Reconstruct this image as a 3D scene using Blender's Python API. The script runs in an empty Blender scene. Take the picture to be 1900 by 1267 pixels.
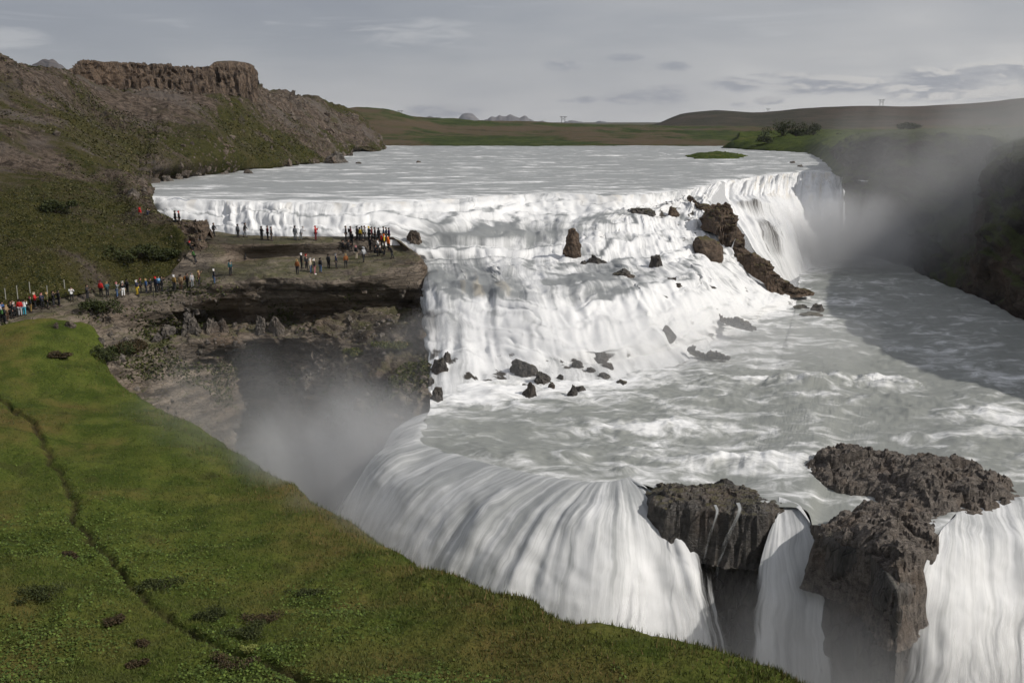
import bpy, bmesh, math, random, time
import numpy as np
from mathutils import Vector, Matrix
from mathutils.bvhtree import BVHTree

rng = np.random.default_rng(7)
random.seed(7)
sc = bpy.context.scene
COL = sc.collection

# ------------------------------------------------------------------ camera
HC, PITCH, F = 10.5, math.radians(12.47), 1847.0
_c, _s = math.cos(PITCH), math.sin(PITCH)
CAMPOS = np.array([0.0, 0.0, HC])

def ray(px, py):
    a = (px - 950.0) / F
    b = (py - 633.5) / F
    return np.array([a, _c - b * _s, -_s - b * _c])

def Z(px, py, z):
    """the point of the plane at height z that the photograph shows at px, py"""
    d = ray(px, py)
    return CAMPOS + d * ((z - HC) / d[2])

def D(px, py, y):
    """the point at distance y"""
    d = ray(px, py)
    return CAMPOS + d * (y / d[1])

# ------------------------------------------------------------------ noise
def _hash(ix, iy, iz, seed):
    h = (ix.astype(np.int64) * 374761393 + iy.astype(np.int64) * 668265263 + iz.astype(np.int64) * 1274126177 + seed * 974634241) & 0xffffffff
    h = ((h ^ (h >> 13)) * 1274126177) & 0xffffffff
    h = (h ^ (h >> 16)) & 0xffffffff
    h = (h * 2246822519) & 0xffffffff
    return h ^ (h >> 15)

def noise3(p, seed=0):
    """gradient noise, about -1..1"""
    p = np.asarray(p, float)
    i = np.floor(p).astype(np.int64)
    f = p - i
    w = f * f * f * (f * (f * 6 - 15) + 10)
    out = 0.0
    for dx in (0, 1):
        for dy in (0, 1):
            for dz in (0, 1):
                h = _hash(i[:, 0] + dx, i[:, 1] + dy, i[:, 2] + dz, seed)
                gx = (h & 1023) / 511.5 - 1
                gy = ((h >> 10) & 1023) / 511.5 - 1
                gz = ((h >> 20) & 1023) / 511.5 - 1
                v = gx * (f[:, 0] - dx) + gy * (f[:, 1] - dy) + gz * (f[:, 2] - dz)
                wx = w[:, 0] if dx else 1 - w[:, 0]
                wy = w[:, 1] if dy else 1 - w[:, 1]
                wz = w[:, 2] if dz else 1 - w[:, 2]
                out = out + v * wx * wy * wz
    return out * 1.5

def fbm(p, oct=4, seed=0, gain=0.5, lac=2.03):
    p = np.asarray(p, float)
    a, s, t = 1.0, 0.0, 0.0
    for k in range(oct):
        s = s + a * noise3(p, seed + k * 17)
        t += a
        a *= gain
        p = p * lac + 3.7
    return s / t

def worley(p, seed=0):
    """(F1, F2, random value of the nearest cell)"""
    p = np.asarray(p, float)
    i = np.floor(p).astype(np.int64)
    n = len(p)
    f1 = np.full(n, 9.0); f2 = np.full(n, 9.0); cid = np.zeros(n)
    for dx in (-1, 0, 1):
        for dy in (-1, 0, 1):
            for dz in (-1, 0, 1):
                c = i + np.array([dx, dy, dz])
                h = _hash(c[:, 0], c[:, 1], c[:, 2], seed)
                q = c + np.stack([(h & 1023) / 1023.0, ((h >> 10) & 1023) / 1023.0, ((h >> 20) & 1023) / 1023.0], 1)
                d = np.sqrt(((q - p) ** 2).sum(1))
                r = (_hash(c[:, 0], c[:, 1], c[:, 2], seed + 5) & 65535) / 65535.0
                m = d < f1
                f2 = np.where(m, f1, np.minimum(f2, d))
                cid = np.where(m, r, cid)
                f1 = np.where(m, d, f1)
    return f1, f2, cid

def blocky(p, scale, seed=0, warp=0.25):
    """random block heights -1..1 with cracks between the blocks"""
    q = np.asarray(p, float) * np.asarray(scale, float)
    q = q + warp * np.stack([noise3(q * .9, seed + 1), noise3(q * .9 + 7, seed + 2), noise3(q * .9 + 13, seed + 3)], 1)
    f1, f2, c = worley(q, seed)
    crack = np.clip((f2 - f1) / 0.14, 0, 1)
    return (c * 2 - 1) * crack - (1 - crack) * .9

def facets(p, scale, seed=0, tilt=.8, warp=.15):
    """broken rock: every cell is a flat face with its own height and tilt"""
    q = np.asarray(p, float) * np.asarray(scale, float)
    q = q + warp * np.stack([noise3(q * .8, seed + 1), noise3(q * .8 + 7, seed + 2), noise3(q * .8 + 13, seed + 3)], 1)
    i = np.floor(q).astype(np.int64)
    n = len(q)
    f1 = np.full(n, 9.0); out = np.zeros(n)
    for dx in (-1, 0, 1):
        for dy in (-1, 0, 1):
            for dz in (-1, 0, 1):
                c = i + np.array([dx, dy, dz])
                h = _hash(c[:, 0], c[:, 1], c[:, 2], seed)
                v = q - (c + np.stack([(h & 1023) / 1023.0, ((h >> 10) & 1023) / 1023.0, ((h >> 20) & 1023) / 1023.0], 1))
                d = (v ** 2).sum(1)
                g = _hash(c[:, 0], c[:, 1], c[:, 2], seed + 5)
                val = ((g & 255) / 127.5 - 1) * .6 + tilt * (((g >> 8) & 255) / 127.5 - 1) * v[:, 0] + tilt * (((g >> 16) & 255) / 127.5 - 1) * v[:, 1] + tilt * (((g >> 24) & 255) / 127.5 - 1) * v[:, 2]
                m = d < f1
                out = np.where(m, val, out); f1 = np.where(m, d, f1)
    return out

def sstep(a, b, x):
    t = np.clip((x - a) / (b - a), 0, 1)
    return t * t * (3 - 2 * t)

# ------------------------------------------------------------------ mesh helpers
def setprops(o, label=None, cat=None, group=None, kind=None):
    if label: o['label'] = label
    if cat: o['category'] = cat
    if group: o['group'] = group
    if kind: o['kind'] = kind
    return o

def link(name, me, mat=None, parent=None, loc=None):
    o = bpy.data.objects.new(name, me)
    COL.objects.link(o)
    if mat is not None and me is not None:
        me.materials.clear()
        for m in (mat if isinstance(mat, (list, tuple)) else [mat]):
            me.materials.append(m)
    if parent is not None:
        o.parent = parent
    if loc is not None:
        o.location = loc
    return o

def raw_mesh(name, verts, faces, smooth=True, attrs=None, uv=None):
    """faces: int array (n, 3 or 4)"""
    verts = np.ascontiguousarray(verts, dtype=np.float32)
    faces = np.ascontiguousarray(faces, dtype=np.int32)
    me = bpy.data.meshes.new(name)
    nf, k = faces.shape
    me.vertices.add(len(verts))
    me.vertices.foreach_set('co', verts.ravel())
    me.loops.add(nf * k)
    me.loops.foreach_set('vertex_index', faces.ravel())
    me.polygons.add(nf)
    me.polygons.foreach_set('loop_start', np.arange(0, nf * k, k, dtype=np.int32))
    me.polygons.foreach_set('loop_total', np.full(nf, k, dtype=np.int32))
    me.polygons.foreach_set('use_smooth', np.full(nf, smooth, dtype=bool))
    if uv is not None:
        l = me.uv_layers.new(name='UVMap')
        l.data.foreach_set('uv', np.ascontiguousarray(uv[faces.ravel()], dtype=np.float32).ravel())
    for n, v in (attrs or {}).items():
        a = me.attributes.new(n, 'FLOAT', 'POINT')
        a.data.foreach_set('value', np.ascontiguousarray(v, dtype=np.float32))
    me.update(calc_edges=True)
    return me

def grid_faces(nv, nu):
    i = np.arange(nv * nu).reshape(nv, nu)
    return np.stack([i[:-1, :-1], i[:-1, 1:], i[1:, 1:], i[1:, :-1]], -1).reshape(-1, 4)

def crom(P, n, tens=0.5):
    """interpolate control rows P (R, ...) with n[k] steps in segment k"""
    R = len(P)
    out = []
    for k in range(R - 1):
        p1, p2 = P[k], P[k + 1]
        m1 = (P[k + 1] - P[k - 1]) * tens if k > 0 else (p2 - p1)* tens * 2
        m2 = (P[k + 2] - P[k]) * tens if k + 2 < R else (p2 - p1) * tens * 2
        # keep tangents short where the neighbouring segment is much longer
        L = np.linalg.norm((p2 - p1)[..., :3], axis=-1, keepdims=True)
        for m in (m1, m2):
            lm = np.linalg.norm(m[..., :3], axis=-1, keepdims=True)
            m *= np.minimum(1, 1.2 * L / np.maximum(lm, 1e-6))
        t = np.linspace(0, 1, n[k], endpoint=False)
        for s in t:
            a, b = s * s, s * s * s
            out.append((2 * b - 3 * a + 1) * p1 + (b - 2 * a + s) * m1 + (-2 * b + 3 * a) * p2 + (b - a) * m2)
    out.append(P[-1])
    return np.array(out)

def normals(G):
    du = np.gradient(G, axis=1); dv = np.gradient(G, axis=0)
    n = np.cross(du, dv)
    return n / np.maximum(np.linalg.norm(n, axis=-1, keepdims=True), 1e-9)

def loft(rows, su, sv, tu=0.5, tv=0.5, extra=0):
    """rows: R x C control points (3 + extra numbers); su, sv: target spacing across and along.
    Returns grid (nv, nu, 3), extras (nv, nu, extra), uv in metres."""
    P = np.array([[np.asarray(q, float) for q in r] for r in rows])
    segc = np.linalg.norm(np.diff(P[..., :3], axis=1), axis=-1)
    segr = np.linalg.norm(np.diff(P[..., :3], axis=0), axis=-1)
    su_ = np.broadcast_to(su, (P.shape[1] - 1,)); sv_ = np.broadcast_to(sv, (P.shape[0] - 1,))
    nu = [max(1, int(math.ceil(np.percentile(segc[:, k], 70) / su_[k]))) for k in range(P.shape[1] - 1)]
    nv = [max(1, int(math.ceil(np.percentile(segr[k], 70) / sv_[k]))) for k in range(P.shape[0] - 1)]
    A = crom(P, nv, tv)
    B = crom(np.swapaxes(A, 0, 1).copy(), nu, tu)
    G = np.swapaxes(B, 0, 1)
    u = np.concatenate([[0]] + [np.full(n, segc[:, k].mean() / n) for k, n in enumerate(nu)]).cumsum()
    v = np.concatenate([[0]] + [np.full(n, segr[k].mean() / n) for k, n in enumerate(nv)]).cumsum()
    UV = np.stack(np.meshgrid(u, v), -1)
    return G[..., :3].copy(), G[..., 3:].copy(), UV

def sheet(name, G, mat, UV=None, attrs=None, smooth=True, flip=False):
    nv, nu = G.shape[:2]
    f = grid_faces(nv, nu)
    if flip: f = f[:, ::-1]
    at = {k: np.asarray(v).reshape(-1) for k, v in (attrs or {}).items()}
    me = raw_mesh(name, G.reshape(-1, 3), f, smooth, at, None if UV is None else UV.reshape(-1, 2))
    return link(name, me, mat)

BV = {}
def add_bvh(key, o):
    me = o.data
    v = np.empty(len(me.vertices) * 3, np.float32); me.vertices.foreach_get('co', v)
    BV[key] = BVHTree.FromPolygons([tuple(x) for x in v.reshape(-1, 3)], [tuple(p.vertices) for p in me.polygons])

def hit(px, py, keys=None):
    """where the line of sight at px, py first meets one of the named surfaces"""
    d = Vector(ray(px, py)).normalized()
    best = None
    for k in (keys or BV):
        loc, n, i, dist = BV[k].ray_cast(Vector(CAMPOS), d)
        if loc is not None and (best is None or dist < best[1]):
            best = (loc, dist, n)
    return best

# ------------------------------------------------------------------ node helpers
class NT:
    def __init__(self, name):
        self.m = bpy.data.materials.new(name)
        self.m.use_nodes = True
        self.t = self.m.node_tree
        self.t.nodes.clear()
        self.out = self.t.nodes.new('ShaderNodeOutputMaterial')
    def n(self, typ, **kw):
        nd = self.t.nodes.new('ShaderNode' + typ)
        for k, v in kw.items():
            setattr(nd, k, v)
        return nd
    def l(self, a, b):
        self.t.links.new(a, b)
    def val(self, sock, v):
        if hasattr(v, 'links'): self.l(v, sock)
        else: sock.default_value = v
    def math(self, op, a, b=0.0, c=None, clamp=False):
        nd = self.n('Math', operation=op, use_clamp=clamp)
        self.val(nd.inputs[0], a); self.val(nd.inputs[1], b)
        if c is not None: self.val(nd.inputs[2], c)
        return nd.outputs[0]
    def ss(self, x, a, b, lo=0.0, hi=1.0):
        nd = self.n('MapRange', interpolation_type='SMOOTHSTEP')
        self.val(nd.inputs['Value'], x)
        self.val(nd.inputs['From Min'], a); self.val(nd.inputs['From Max'], b)
        self.val(nd.inputs['To Min'], lo); self.val(nd.inputs['To Max'], hi)
        return nd.outputs[0]
    def pos(self):
        return self.n('NewGeometry').outputs['Position']
    def nz(self):
        s = self.n('SeparateXYZ'); self.l(self.n('NewGeometry').outputs['Normal'], s.inputs[0])
        return s.outputs[2]
    def uv(self):
        return self.n('UVMap', uv_map='UVMap').outputs[0]
    def attr(self, name):
        return self.n('Attribute', attribute_name=name).outputs['Fac']
    def mapv(self, v, scale=(1, 1, 1), loc=(0, 0, 0), rot=(0, 0, 0)):
        nd = self.n('Mapping'); self.l(v, nd.inputs[0])
        nd.inputs['Scale'].default_value = scale
        nd.inputs['Location'].default_value = loc
        nd.inputs['Rotation'].default_value = rot
        return nd.outputs[0]
    def noise(self, v, scale=1.0, detail=4.0, rough=0.55, dist=0.0):
        nd = self.n('TexNoise')
        self.l(v, nd.inputs['Vector'])
        nd.inputs['Scale'].default_value = scale; nd.inputs['Detail'].default_value = detail
        nd.inputs['Roughness'].default_value = rough; nd.inputs['Distortion'].default_value = dist
        return nd.outputs['Fac']
    def vor(self, v, scale=1.0, feature='F1', out='Distance', rand=1.0):
        nd = self.n('TexVoronoi', feature=feature)
        self.l(v, nd.inputs['Vector']); nd.inputs['Scale'].default_value = scale
        nd.inputs['Randomness'].default_value = rand
        return nd.outputs[out]
    def mix(self, f, a, b, typ='MIX'):
        nd = self.n('Mix', data_type='RGBA', blend_type=typ)
        self.val(nd.inputs[0], f)
        for s, v in ((nd.inputs[6], a), (nd.inputs[7], b)):
            if hasattr(v, 'links'): self.l(v, s)
            else: s.default_value = (*v, 1) if len(v) == 3 else v
        return nd.outputs[2]
    def ramp(self, f, stops):
        nd = self.n('ValToRGB')
        self.l(f, nd.inputs[0])
        e = nd.color_ramp.elements
        while len(e) < len(stops): e.new(0.5)
        for k, (p, c) in enumerate(stops):
            e[k].position = p; e[k].color = (*c, 1)
        return nd.outputs[0]
    def bump(self, h, strength=0.5, dist=0.1, prev=None):
        nd = self.n('Bump'); self.l(h, nd.inputs['Height'])
        nd.inputs['Strength'].default_value = strength; nd.inputs['Distance'].default_value = dist
        if prev is not None: self.l(prev, nd.inputs['Normal'])
        return nd.outputs[0]
    def bsdf(self, color, rough=0.9, normal=None, spec=0.3):
        b = self.n('BsdfPrincipled')
        self.val(b.inputs['Base Color'], color if hasattr(color, 'links') else (*color, 1))
        self.val(b.inputs['Roughness'], rough)
        b.inputs['Specular IOR Level'].default_value = spec
        if normal is not None: self.l(normal, b.inputs['Normal'])
        self.l(b.outputs[0], self.out.inputs[0])
        return b

def simple(name, col, rough=0.8, spec=0.3):
    k = NT(name)
    n = k.noise(k.pos(), 9.0, 2)
    k.bsdf(k.mix(n, tuple(c * .8 for c in col), tuple(min(1, c * 1.2) for c in col)), rough, None, spec)
    return k.m
# ------------------------------------------------------------------ materials
def m_rock(name, dark, light, moss=(.075, .075, .022), moss_at=(.62, .9), moss_amt=1.0, scale=.35, strata=(1, 1, 3), bumps=.6, dist=.25, warm=(.13, .085, .055), spec=.25, rough=.9, bands=0):
    k = NT(name)
    p = k.pos()
    ps = k.mapv(p, strata)
    n1 = k.noise(ps, scale, 8, .62, .3)
    n2 = k.noise(ps, scale * 4.3, 6, .6)
    n3 = k.noise(p, scale * .28, 4, .5)
    v = k.vor(k.mapv(p, tuple(s * 1.0 for s in strata)), scale * 2.6, 'DISTANCE_TO_EDGE')
    crack = k.ss(v, 0.0, .06)
    f = k.math('ADD', k.math('MULTIPLY', n1, .6), k.math('MULTIPLY', n2, .4))
    c = k.mix(k.ss(f, .34, .66), dark, light)
    c = k.mix(k.math('MULTIPLY', k.ss(n3, .45, .7), .45), c, warm)
    c = k.mix(k.math('MULTIPLY', k.math('SUBTRACT', 1.0, crack), .45), c, tuple(d * .5 for d in dark))
    if moss_amt > 0:
        g = k.math('ADD', k.nz(), k.math('MULTIPLY', k.math('SUBTRACT', k.noise(p, scale * .9, 5, .6), .5), .9))
        g = k.math('MULTIPLY', k.ss(g, *moss_at), moss_amt)
        mc = k.mix(k.noise(p, 2.0, 4), tuple(m * .6 for m in moss), tuple(m * 1.35 for m in moss))
        c = k.mix(g, c, mc)
    if bands:
        zz = k.noise(k.mapv(p, (.03, .03, bands)), 1.0, 3, .6, .2)
        c = k.mix(k.math('MULTIPLY', k.ss(zz, .5, .38), .55), c, tuple(d * .55 for d in dark))
        c = k.mix(k.math('MULTIPLY', k.ss(zz, .55, .66), .35), c, tuple(min(1, d * 1.25) for d in light))
    h = k.math('ADD', k.math('MULTIPLY', n2, .6), k.math('MULTIPLY', crack, .35))
    h = k.math('ADD', h, k.math('MULTIPLY', k.noise(p, scale * 16, 4), .25))
    k.bsdf(c, rough, k.bump(h, bumps, dist), spec)
    return k.m

def m_grass(name, a, b, brown, dark=None, brown_at=(.52, .72), fine=9.0, big=.06, attr=None, bump=.6, dist=.12):
    k = NT(name)
    p = k.pos()
    n_big = k.noise(p, big, 5, .6, .4)
    n_mid = k.noise(p, big * 6, 5, .6)
    n_fine = k.noise(p, fine, 3, .7)
    c = k.mix(k.ss(k.math('ADD', k.math('MULTIPLY', n_mid, .55), k.math('MULTIPLY', n_fine, .45)), .38, .62), a, b)
    c = k.mix(k.math('MULTIPLY', k.ss(k.math('ADD', k.math('MULTIPLY', n_big, .7), k.math('MULTIPLY', n_mid, .3)), *brown_at), .8), c, brown)
    if dark is not None:
        c = k.mix(k.math('MULTIPLY', k.ss(k.noise(p, big * 3.1, 4, .65), .6, .72), .7), c, dark)
    if attr:
        c = k.mix(k.attr(attr), c, (.042, .034, .018))
    k.bsdf(c, 1.0, k.bump(k.math('ADD', n_fine, k.math('MULTIPLY', n_mid, .6)), bump, dist), .05)
    return k.m

def m_hill():
    """scree, earth and thin grass in patches that run down the slope"""
    k = NT('hillside_ground')
    p = k.pos(); uv = k.uv()
    s1 = k.noise(k.mapv(p, (.045, .075, .06)), 1.0, 6, .62, 1.2)
    n_f = k.noise(p, .8, 6, .75)
    n_ff = k.noise(p, 5.0, 3, .75)
    n_b = k.noise(p, .04, 4, .6, .5)
    scree = k.mix(k.ss(n_f, .4, .6), (.044, .034, .026), (.155, .12, .095))
    scree = k.mix(k.math('MULTIPLY', k.ss(n_b, .5, .62), .7), scree, (.125, .108, .096))
    scree = k.mix(k.math('MULTIPLY', k.ss(n_ff, .58, .75), .55), scree, (.22, .185, .15))
    grass = k.mix(k.ss(n_ff, .32, .68), (.028, .03, .01), (.09, .082, .027))
    grass = k.mix(k.math('MULTIPLY', k.ss(n_f, .46, .6), .75), grass, (.024, .03, .01))
    grass = k.mix(k.math('MULTIPLY', k.ss(n_b, .48, .6), .45), grass, (.085, .07, .032))
    g = k.math('ADD', s1, k.math('MULTIPLY', k.math('SUBTRACT', n_f, .5), .5))
    g = k.math('ADD', g, k.math('MULTIPLY', k.math('SUBTRACT', k.attr('green'), .5), 1.1))
    gf = k.ss(g, .4, .56)
    c = k.mix(gf, scree, grass)
    rk = k.math('MULTIPLY', k.attr('rocky'), k.ss(k.math('ADD', k.nz(), k.math('MULTIPLY', n_f, .5)), 1.15, .8))
    rc = k.mix(k.ss(n_f, .35, .65), (.018, .016, .014), (.12, .098, .08))
    c = k.mix(rk, c, rc)
    h = k.math('ADD', n_f, k.math('MULTIPLY', n_ff, .5))
    k.bsdf(c, 1.0, k.bump(h, 1.0, .5), .05)
    return k.m

def m_water(name, calm=(.33, .34, .325), foam=(.86, .86, .855), fs=(1.6, .09), mid=(.5, .05), patch=(.10, .22, .2), tan=.5, rough=.5, bump=.35, amp=.95, patch_w=.6, edge=(.28, .78), bdist=.15, veil=False):
    """silt-grey meltwater with white foam. UV is metres across and along the flow;
    the attributes foam and rock say how broken the water is and how much wet rock shows through."""
    k = NT(name)
    p = k.pos(); uv = k.uv()
    warp = k.n('TexNoise'); k.l(p, warp.inputs['Vector']); warp.inputs['Scale'].default_value = .22; warp.inputs['Detail'].default_value = 3
    wv = k.n('VectorMath', operation='MULTIPLY_ADD')
    k.l(warp.outputs['Color'], wv.inputs[0]); wv.inputs[1].default_value = (2.2, 2.2, 0); k.l(uv, wv.inputs[2])
    w = wv.outputs[0]
    s1 = k.noise(k.mapv(w, (fs[0] * 1.3, fs[1], 1)), 1.0, 5, .66)
    s2 = k.noise(k.mapv(w, (mid[0], mid[1], 1)), 1.0, 4, .55, .2)
    pn = k.math('ADD', k.math('MULTIPLY', k.noise(k.mapv(p, patch), 1.0, 6, .65, 1.1), .62), k.math('MULTIPLY', k.noise(k.mapv(p, tuple(q * .33 for q in patch)), 1.0, 3, .55, .8), .38))
    st = k.math('ADD', k.math('MULTIPLY', s1, .5), k.math('MULTIPLY', s2, .5))
    fa = k.attr('foam')
    tx = k.math('ADD', k.math('MULTIPLY', pn, patch_w), k.math('MULTIPLY', st, 1 - patch_w))
    f = k.math('ADD', fa, k.math('MULTIPLY', k.math('SUBTRACT', tx, .5), amp * 2))
    ff = k.ss(f, *edge)
    c = k.mix(ff, calm, foam)
    # brownish tint where the sheet is thin and bends over the edge
    tn = k.math('MULTIPLY', k.ss(k.attr('lip'), .3, 1.0), k.ss(s2, .5, .66))
    c = k.mix(k.math('MULTIPLY', tn, tan), c, (.55, .47, .34))
    rk = k.ss(k.math('ADD', k.attr('rock'), k.math('SUBTRACT', st, .5)), .45, .75)
    rcol = k.mix(k.noise(p, 1.2, 5, .6), (.02, .018, .016), (.085, .075, .062))
    c = k.mix(rk, c, rcol)
    h = tx
    ro = k.math('ADD', rough, k.math('MULTIPLY', ff, .4), clamp=True)
    b = k.bsdf(c, ro, k.bump(h, bump, bdist), .35)
    if veil:
        vl = k.attr('veil')
        x = k.math('ADD', k.math('MULTIPLY', k.math('SUBTRACT', st, .5), 1.9), .5)
        op = k.ss(x, k.math('SUBTRACT', vl, .16), k.math('ADD', vl, .16))
        tr = k.n('BsdfTransparent'); mx = k.n('MixShader')
        k.l(op, mx.inputs[0]); k.l(tr.outputs[0], mx.inputs[1]); k.l(b.outputs[0], mx.inputs[2])
        k.l(mx.outputs[0], k.out.inputs[0])
    return k.m

def m_mist(name, density, centre, radii, scale=.09, lo=.35, hi=.75, col=(1, 1, 1), aniso=.2, up=0.0, pw=1.0):
    """a soft-edged cloud of spray: density falls off to nothing before the box ends"""
    k = NT(name)
    p = k.pos()
    off = k.n('VectorMath', operation='SUBTRACT'); k.l(p, off.inputs[0]); off.inputs[1].default_value = centre
    dv = k.n('VectorMath', operation='DIVIDE'); k.l(off.outputs[0], dv.inputs[0]); dv.inputs[1].default_value = radii
    ln = k.n('VectorMath', operation='LENGTH'); k.l(dv.outputs[0], ln.inputs[0])
    n = k.noise(k.mapv(p, (1, 1, .6)), scale, 5, .62, .9)
    r = k.math('ADD', ln.outputs['Value'], k.math('MULTIPLY', k.math('SUBTRACT', n, .5), 2.3))
    fall = k.math('POWER', k.ss(r, 1.0, .1), pw)
    edge = k.ss(ln.outputs['Value'], 1.0, .8)
    d = k.math('MULTIPLY', fall, k.ss(n, lo, hi, .35, 1.0))
    d = k.math('MULTIPLY', k.math('MULTIPLY', d, edge), density)
    v = k.n('VolumePrincipled')
    v.inputs['Color'].default_value = (*col, 1)
    v.inputs['Anisotropy'].default_value = aniso
    k.l(d, v.inputs['Density'])
    k.l(v.outputs[0], k.out.inputs['Volume'])
    return k.m
# ------------------------------------------------------------------ the far land
def structure(o, label=None):
    o['kind'] = 'structure'
    if label: o['label'] = label
    return o

M_FARGRASS = m_grass('far_grass', (.028, .04, .012), (.06, .075, .022), (.105, .072, .05), (.026, .03, .014), brown_at=(.44, .56), fine=.5, big=.012, bump=.7, dist=1.2)
M_HEATH = m_grass('far_heath', (.034, .034, .022), (.06, .05, .036), (.085, .062, .048), (.03, .04, .014), brown_at=(.45, .6), fine=.3, big=.006, bump=.8, dist=2)
M_BANK = m_grass('bank_grass', (.028, .042, .01), (.075, .095, .02), (.1, .08, .032), (.026, .026, .012), brown_at=(.56, .7), fine=1.6, big=.03, bump=.9, dist=.5)
M_MOUNT = m_rock('mountain_rock', (.06, .065, .075), (.2, .2, .21), moss_amt=0, scale=.004, strata=(1, 1, 1), dist=8)
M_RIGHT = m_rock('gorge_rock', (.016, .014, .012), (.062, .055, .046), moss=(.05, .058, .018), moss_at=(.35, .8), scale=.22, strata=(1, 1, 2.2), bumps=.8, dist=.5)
M_CLIFF = m_rock('bench_rock', (.06, .05, .04), (.225, .185, .145), moss=(.08, .082, .026), moss_at=(.78, 1.12), moss_amt=.75, scale=.38, strata=(1, 1, 3.2), bumps=.8, dist=.3, bands=1.1)
M_MESA = m_rock('mesa_rock', (.034, .026, .02), (.19, .138, .1), moss=(.08, .08, .03), moss_at=(.95, 1.2), scale=.3, strata=(2.6, 2.6, .55), bumps=.9, dist=.6)
M_WALL = m_rock('gorge_wall_rock', (.024, .022, .02), (.11, .098, .086), moss=(.05, .06, .02), moss_at=(.8, 1.1), scale=.4, strata=(2, 2, .7), bumps=.8, dist=.3, spec=.5, rough=.6)
M_HILL = m_hill()
M_GRASS = m_grass('meadow_grass', (.04, .058, .011), (.098, .118, .024), (.128, .09, .034), (.03, .038, .012), brown_at=(.45, .62), fine=5.0, big=.055, attr='bare', bump=.8, dist=.16)
M_PATH = m_rock('path_gravel', (.09, .08, .068), (.23, .205, .175), moss_amt=0, scale=1.3, strata=(1, 1, 1), bumps=.5, dist=.08)

# ground reaching the horizon beyond the river
rows = [
    [(-700, 436, -3), (-260, 436, -2), D(700, 273, 434), D(850, 273, 434), D(1000, 273, 434), D(1150, 273.5, 434), D(1290, 274, 434), D(1400, 276, 425), D(1520, 268, 425), (260, 425, -2), (800, 425, -2)],
    [(-700, 470, 4), (-260, 470, 6), D(690, 252, 480), D(850, 256, 480), D(1000, 259, 480), D(1150, 260, 480), D(1290, 263, 480), D(1400, 266, 480), D(1520, 258, 480), (260, 480, 6), (800, 480, 6)],
    [(-700, 560, 24), (-260, 560, 16), D(668, 222, 560), D(850, 240, 600), D(1000, 247, 600), D(1150, 245, 600), D(1290, 250, 600), D(1400, 248, 600), D(1520, 245, 600), (300, 600, 8), (800, 600, 10)],
    [(-800, 700, 32), (-320, 700, 20), D(640, 203, 640), D(790, 219, 760), D(950, 226, 800), D(1100, 232, 860), D(1250, 235, 900), D(1400, 236, 900), D(1560, 236, 900), (440, 900, 6), (1000, 900, 12)],
    [(-1200, 1400, 10), (-500, 1400, 4), (-240, 1400, 4), (-120, 1400, 4), (0, 1400, 3), (110, 1400, 3), (230, 1400, 3), (350, 1400, 3), (470, 1400, 3), (800, 1400, 5), (2000, 1400, 8)],
    [(-9000, 9000, 0), (-4000, 9000, 0), (-1700, 9000, 0), (-900, 9000, 0), (0, 9000, 0), (800, 9000, 0), (1500, 9000, 0), (2300, 9000, 0), (3100, 9000, 0), (5200, 9000, 0), (12000, 9000, 0)],
]
G, _, UV = loft(rows, 7, (5, 6, 8, 30, 300), .5, .4)
p = G.reshape(-1, 3)
amp = np.clip((p[:, 1] - 434) / 60, 0, 1) * np.where(p[:, 1] > 1000, .3, 1)
dz = (fbm(p * [.02, .02, 0], 5, 3) * 3.2 + np.abs(fbm(p * [.07, .07, 0], 4, 9)) * 1.6) * amp
G[..., 2] += dz.reshape(G.shape[:2]) - .2
structure(sheet('ground', G, M_FARGRASS, UV))

def skyline(name, pts, y0, y1, mat, rough, seed, base=-12, dscale=.004, sx=12, back=1.25, ridged=False):
    """a hill whose top follows the listed points"""
    top = [D(a, b, y0 + (y1 - y0) * .6) for a, b in pts]
    front = [np.array([t[0] * y0 / t[1], y0, base]) for t in top]
    mid = [f * .5 + t * .5 + np.array([0, 0, (t[2] - base) * .12]) for f, t in zip(front, top)]
    bk = [np.array([t[0] * back, t[1] * back, base]) for t in top]
    G, _, UV = loft([front, mid, top, bk], sx, sx, .4, .5)
    q = G.reshape(-1, 3)
    h = np.clip((q[:, 2] - base) / 20, 0, 1)
    rn = fbm(q * [dscale, dscale, 0], 6, seed, .55)
    if ridged: rn = .5 - 3.0 * np.abs(fbm(q * [dscale, dscale * .03, 0], 5, seed, .55))
    G[..., 2] += (rn * rough * h).reshape(G.shape[:2])
    return structure(sheet(name, G, mat, UV))

skyline('far_hill', [(1185, 237), (1225, 228), (1262, 214), (1330, 207), (1395, 211), (1450, 208), (1500, 204), (1580, 200), (1640, 199), (1690, 200), (1740, 197), (1800, 194), (1850, 190), (1900, 184), (2050, 176), (2300, 172)], 900, 1600, M_HEATH, 5, 31, base=-5, sx=14)
skyline('far_rise', [(1180, 240), (1270, 238), (1330, 240), (1420, 237), (1540, 233), (1620, 234), (1700, 232), (1800, 236), (1950, 228), (2200, 220)], 620, 900, M_HEATH, 5, 41, base=-5, sx=8)
MT = [
    [(-60, 175), (20, 150), (62, 127), (80, 118), (97, 116), (112, 124), (130, 140), (200, 170)],
    [(762, 228), (782, 221), (800, 218), (818, 221), (838, 228)],
    [(846, 228), (856, 216), (866, 212.5), (878, 214), (888, 221), (895, 227)],
    [(893, 228), (902, 221), (912, 218), (920, 220), (928, 216), (938, 219), (946, 215), (954, 218), (964, 221), (974, 217), (982, 222), (992, 227)],
    [(985, 229), (1010, 226), (1035, 231), (1045, 228), (1062, 226), (1085, 230), (1092, 235)],
    [(1085, 234), (1105, 228), (1122, 226), (1140, 231), (1160, 231), (1175, 233), (1215, 236)],
]
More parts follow.
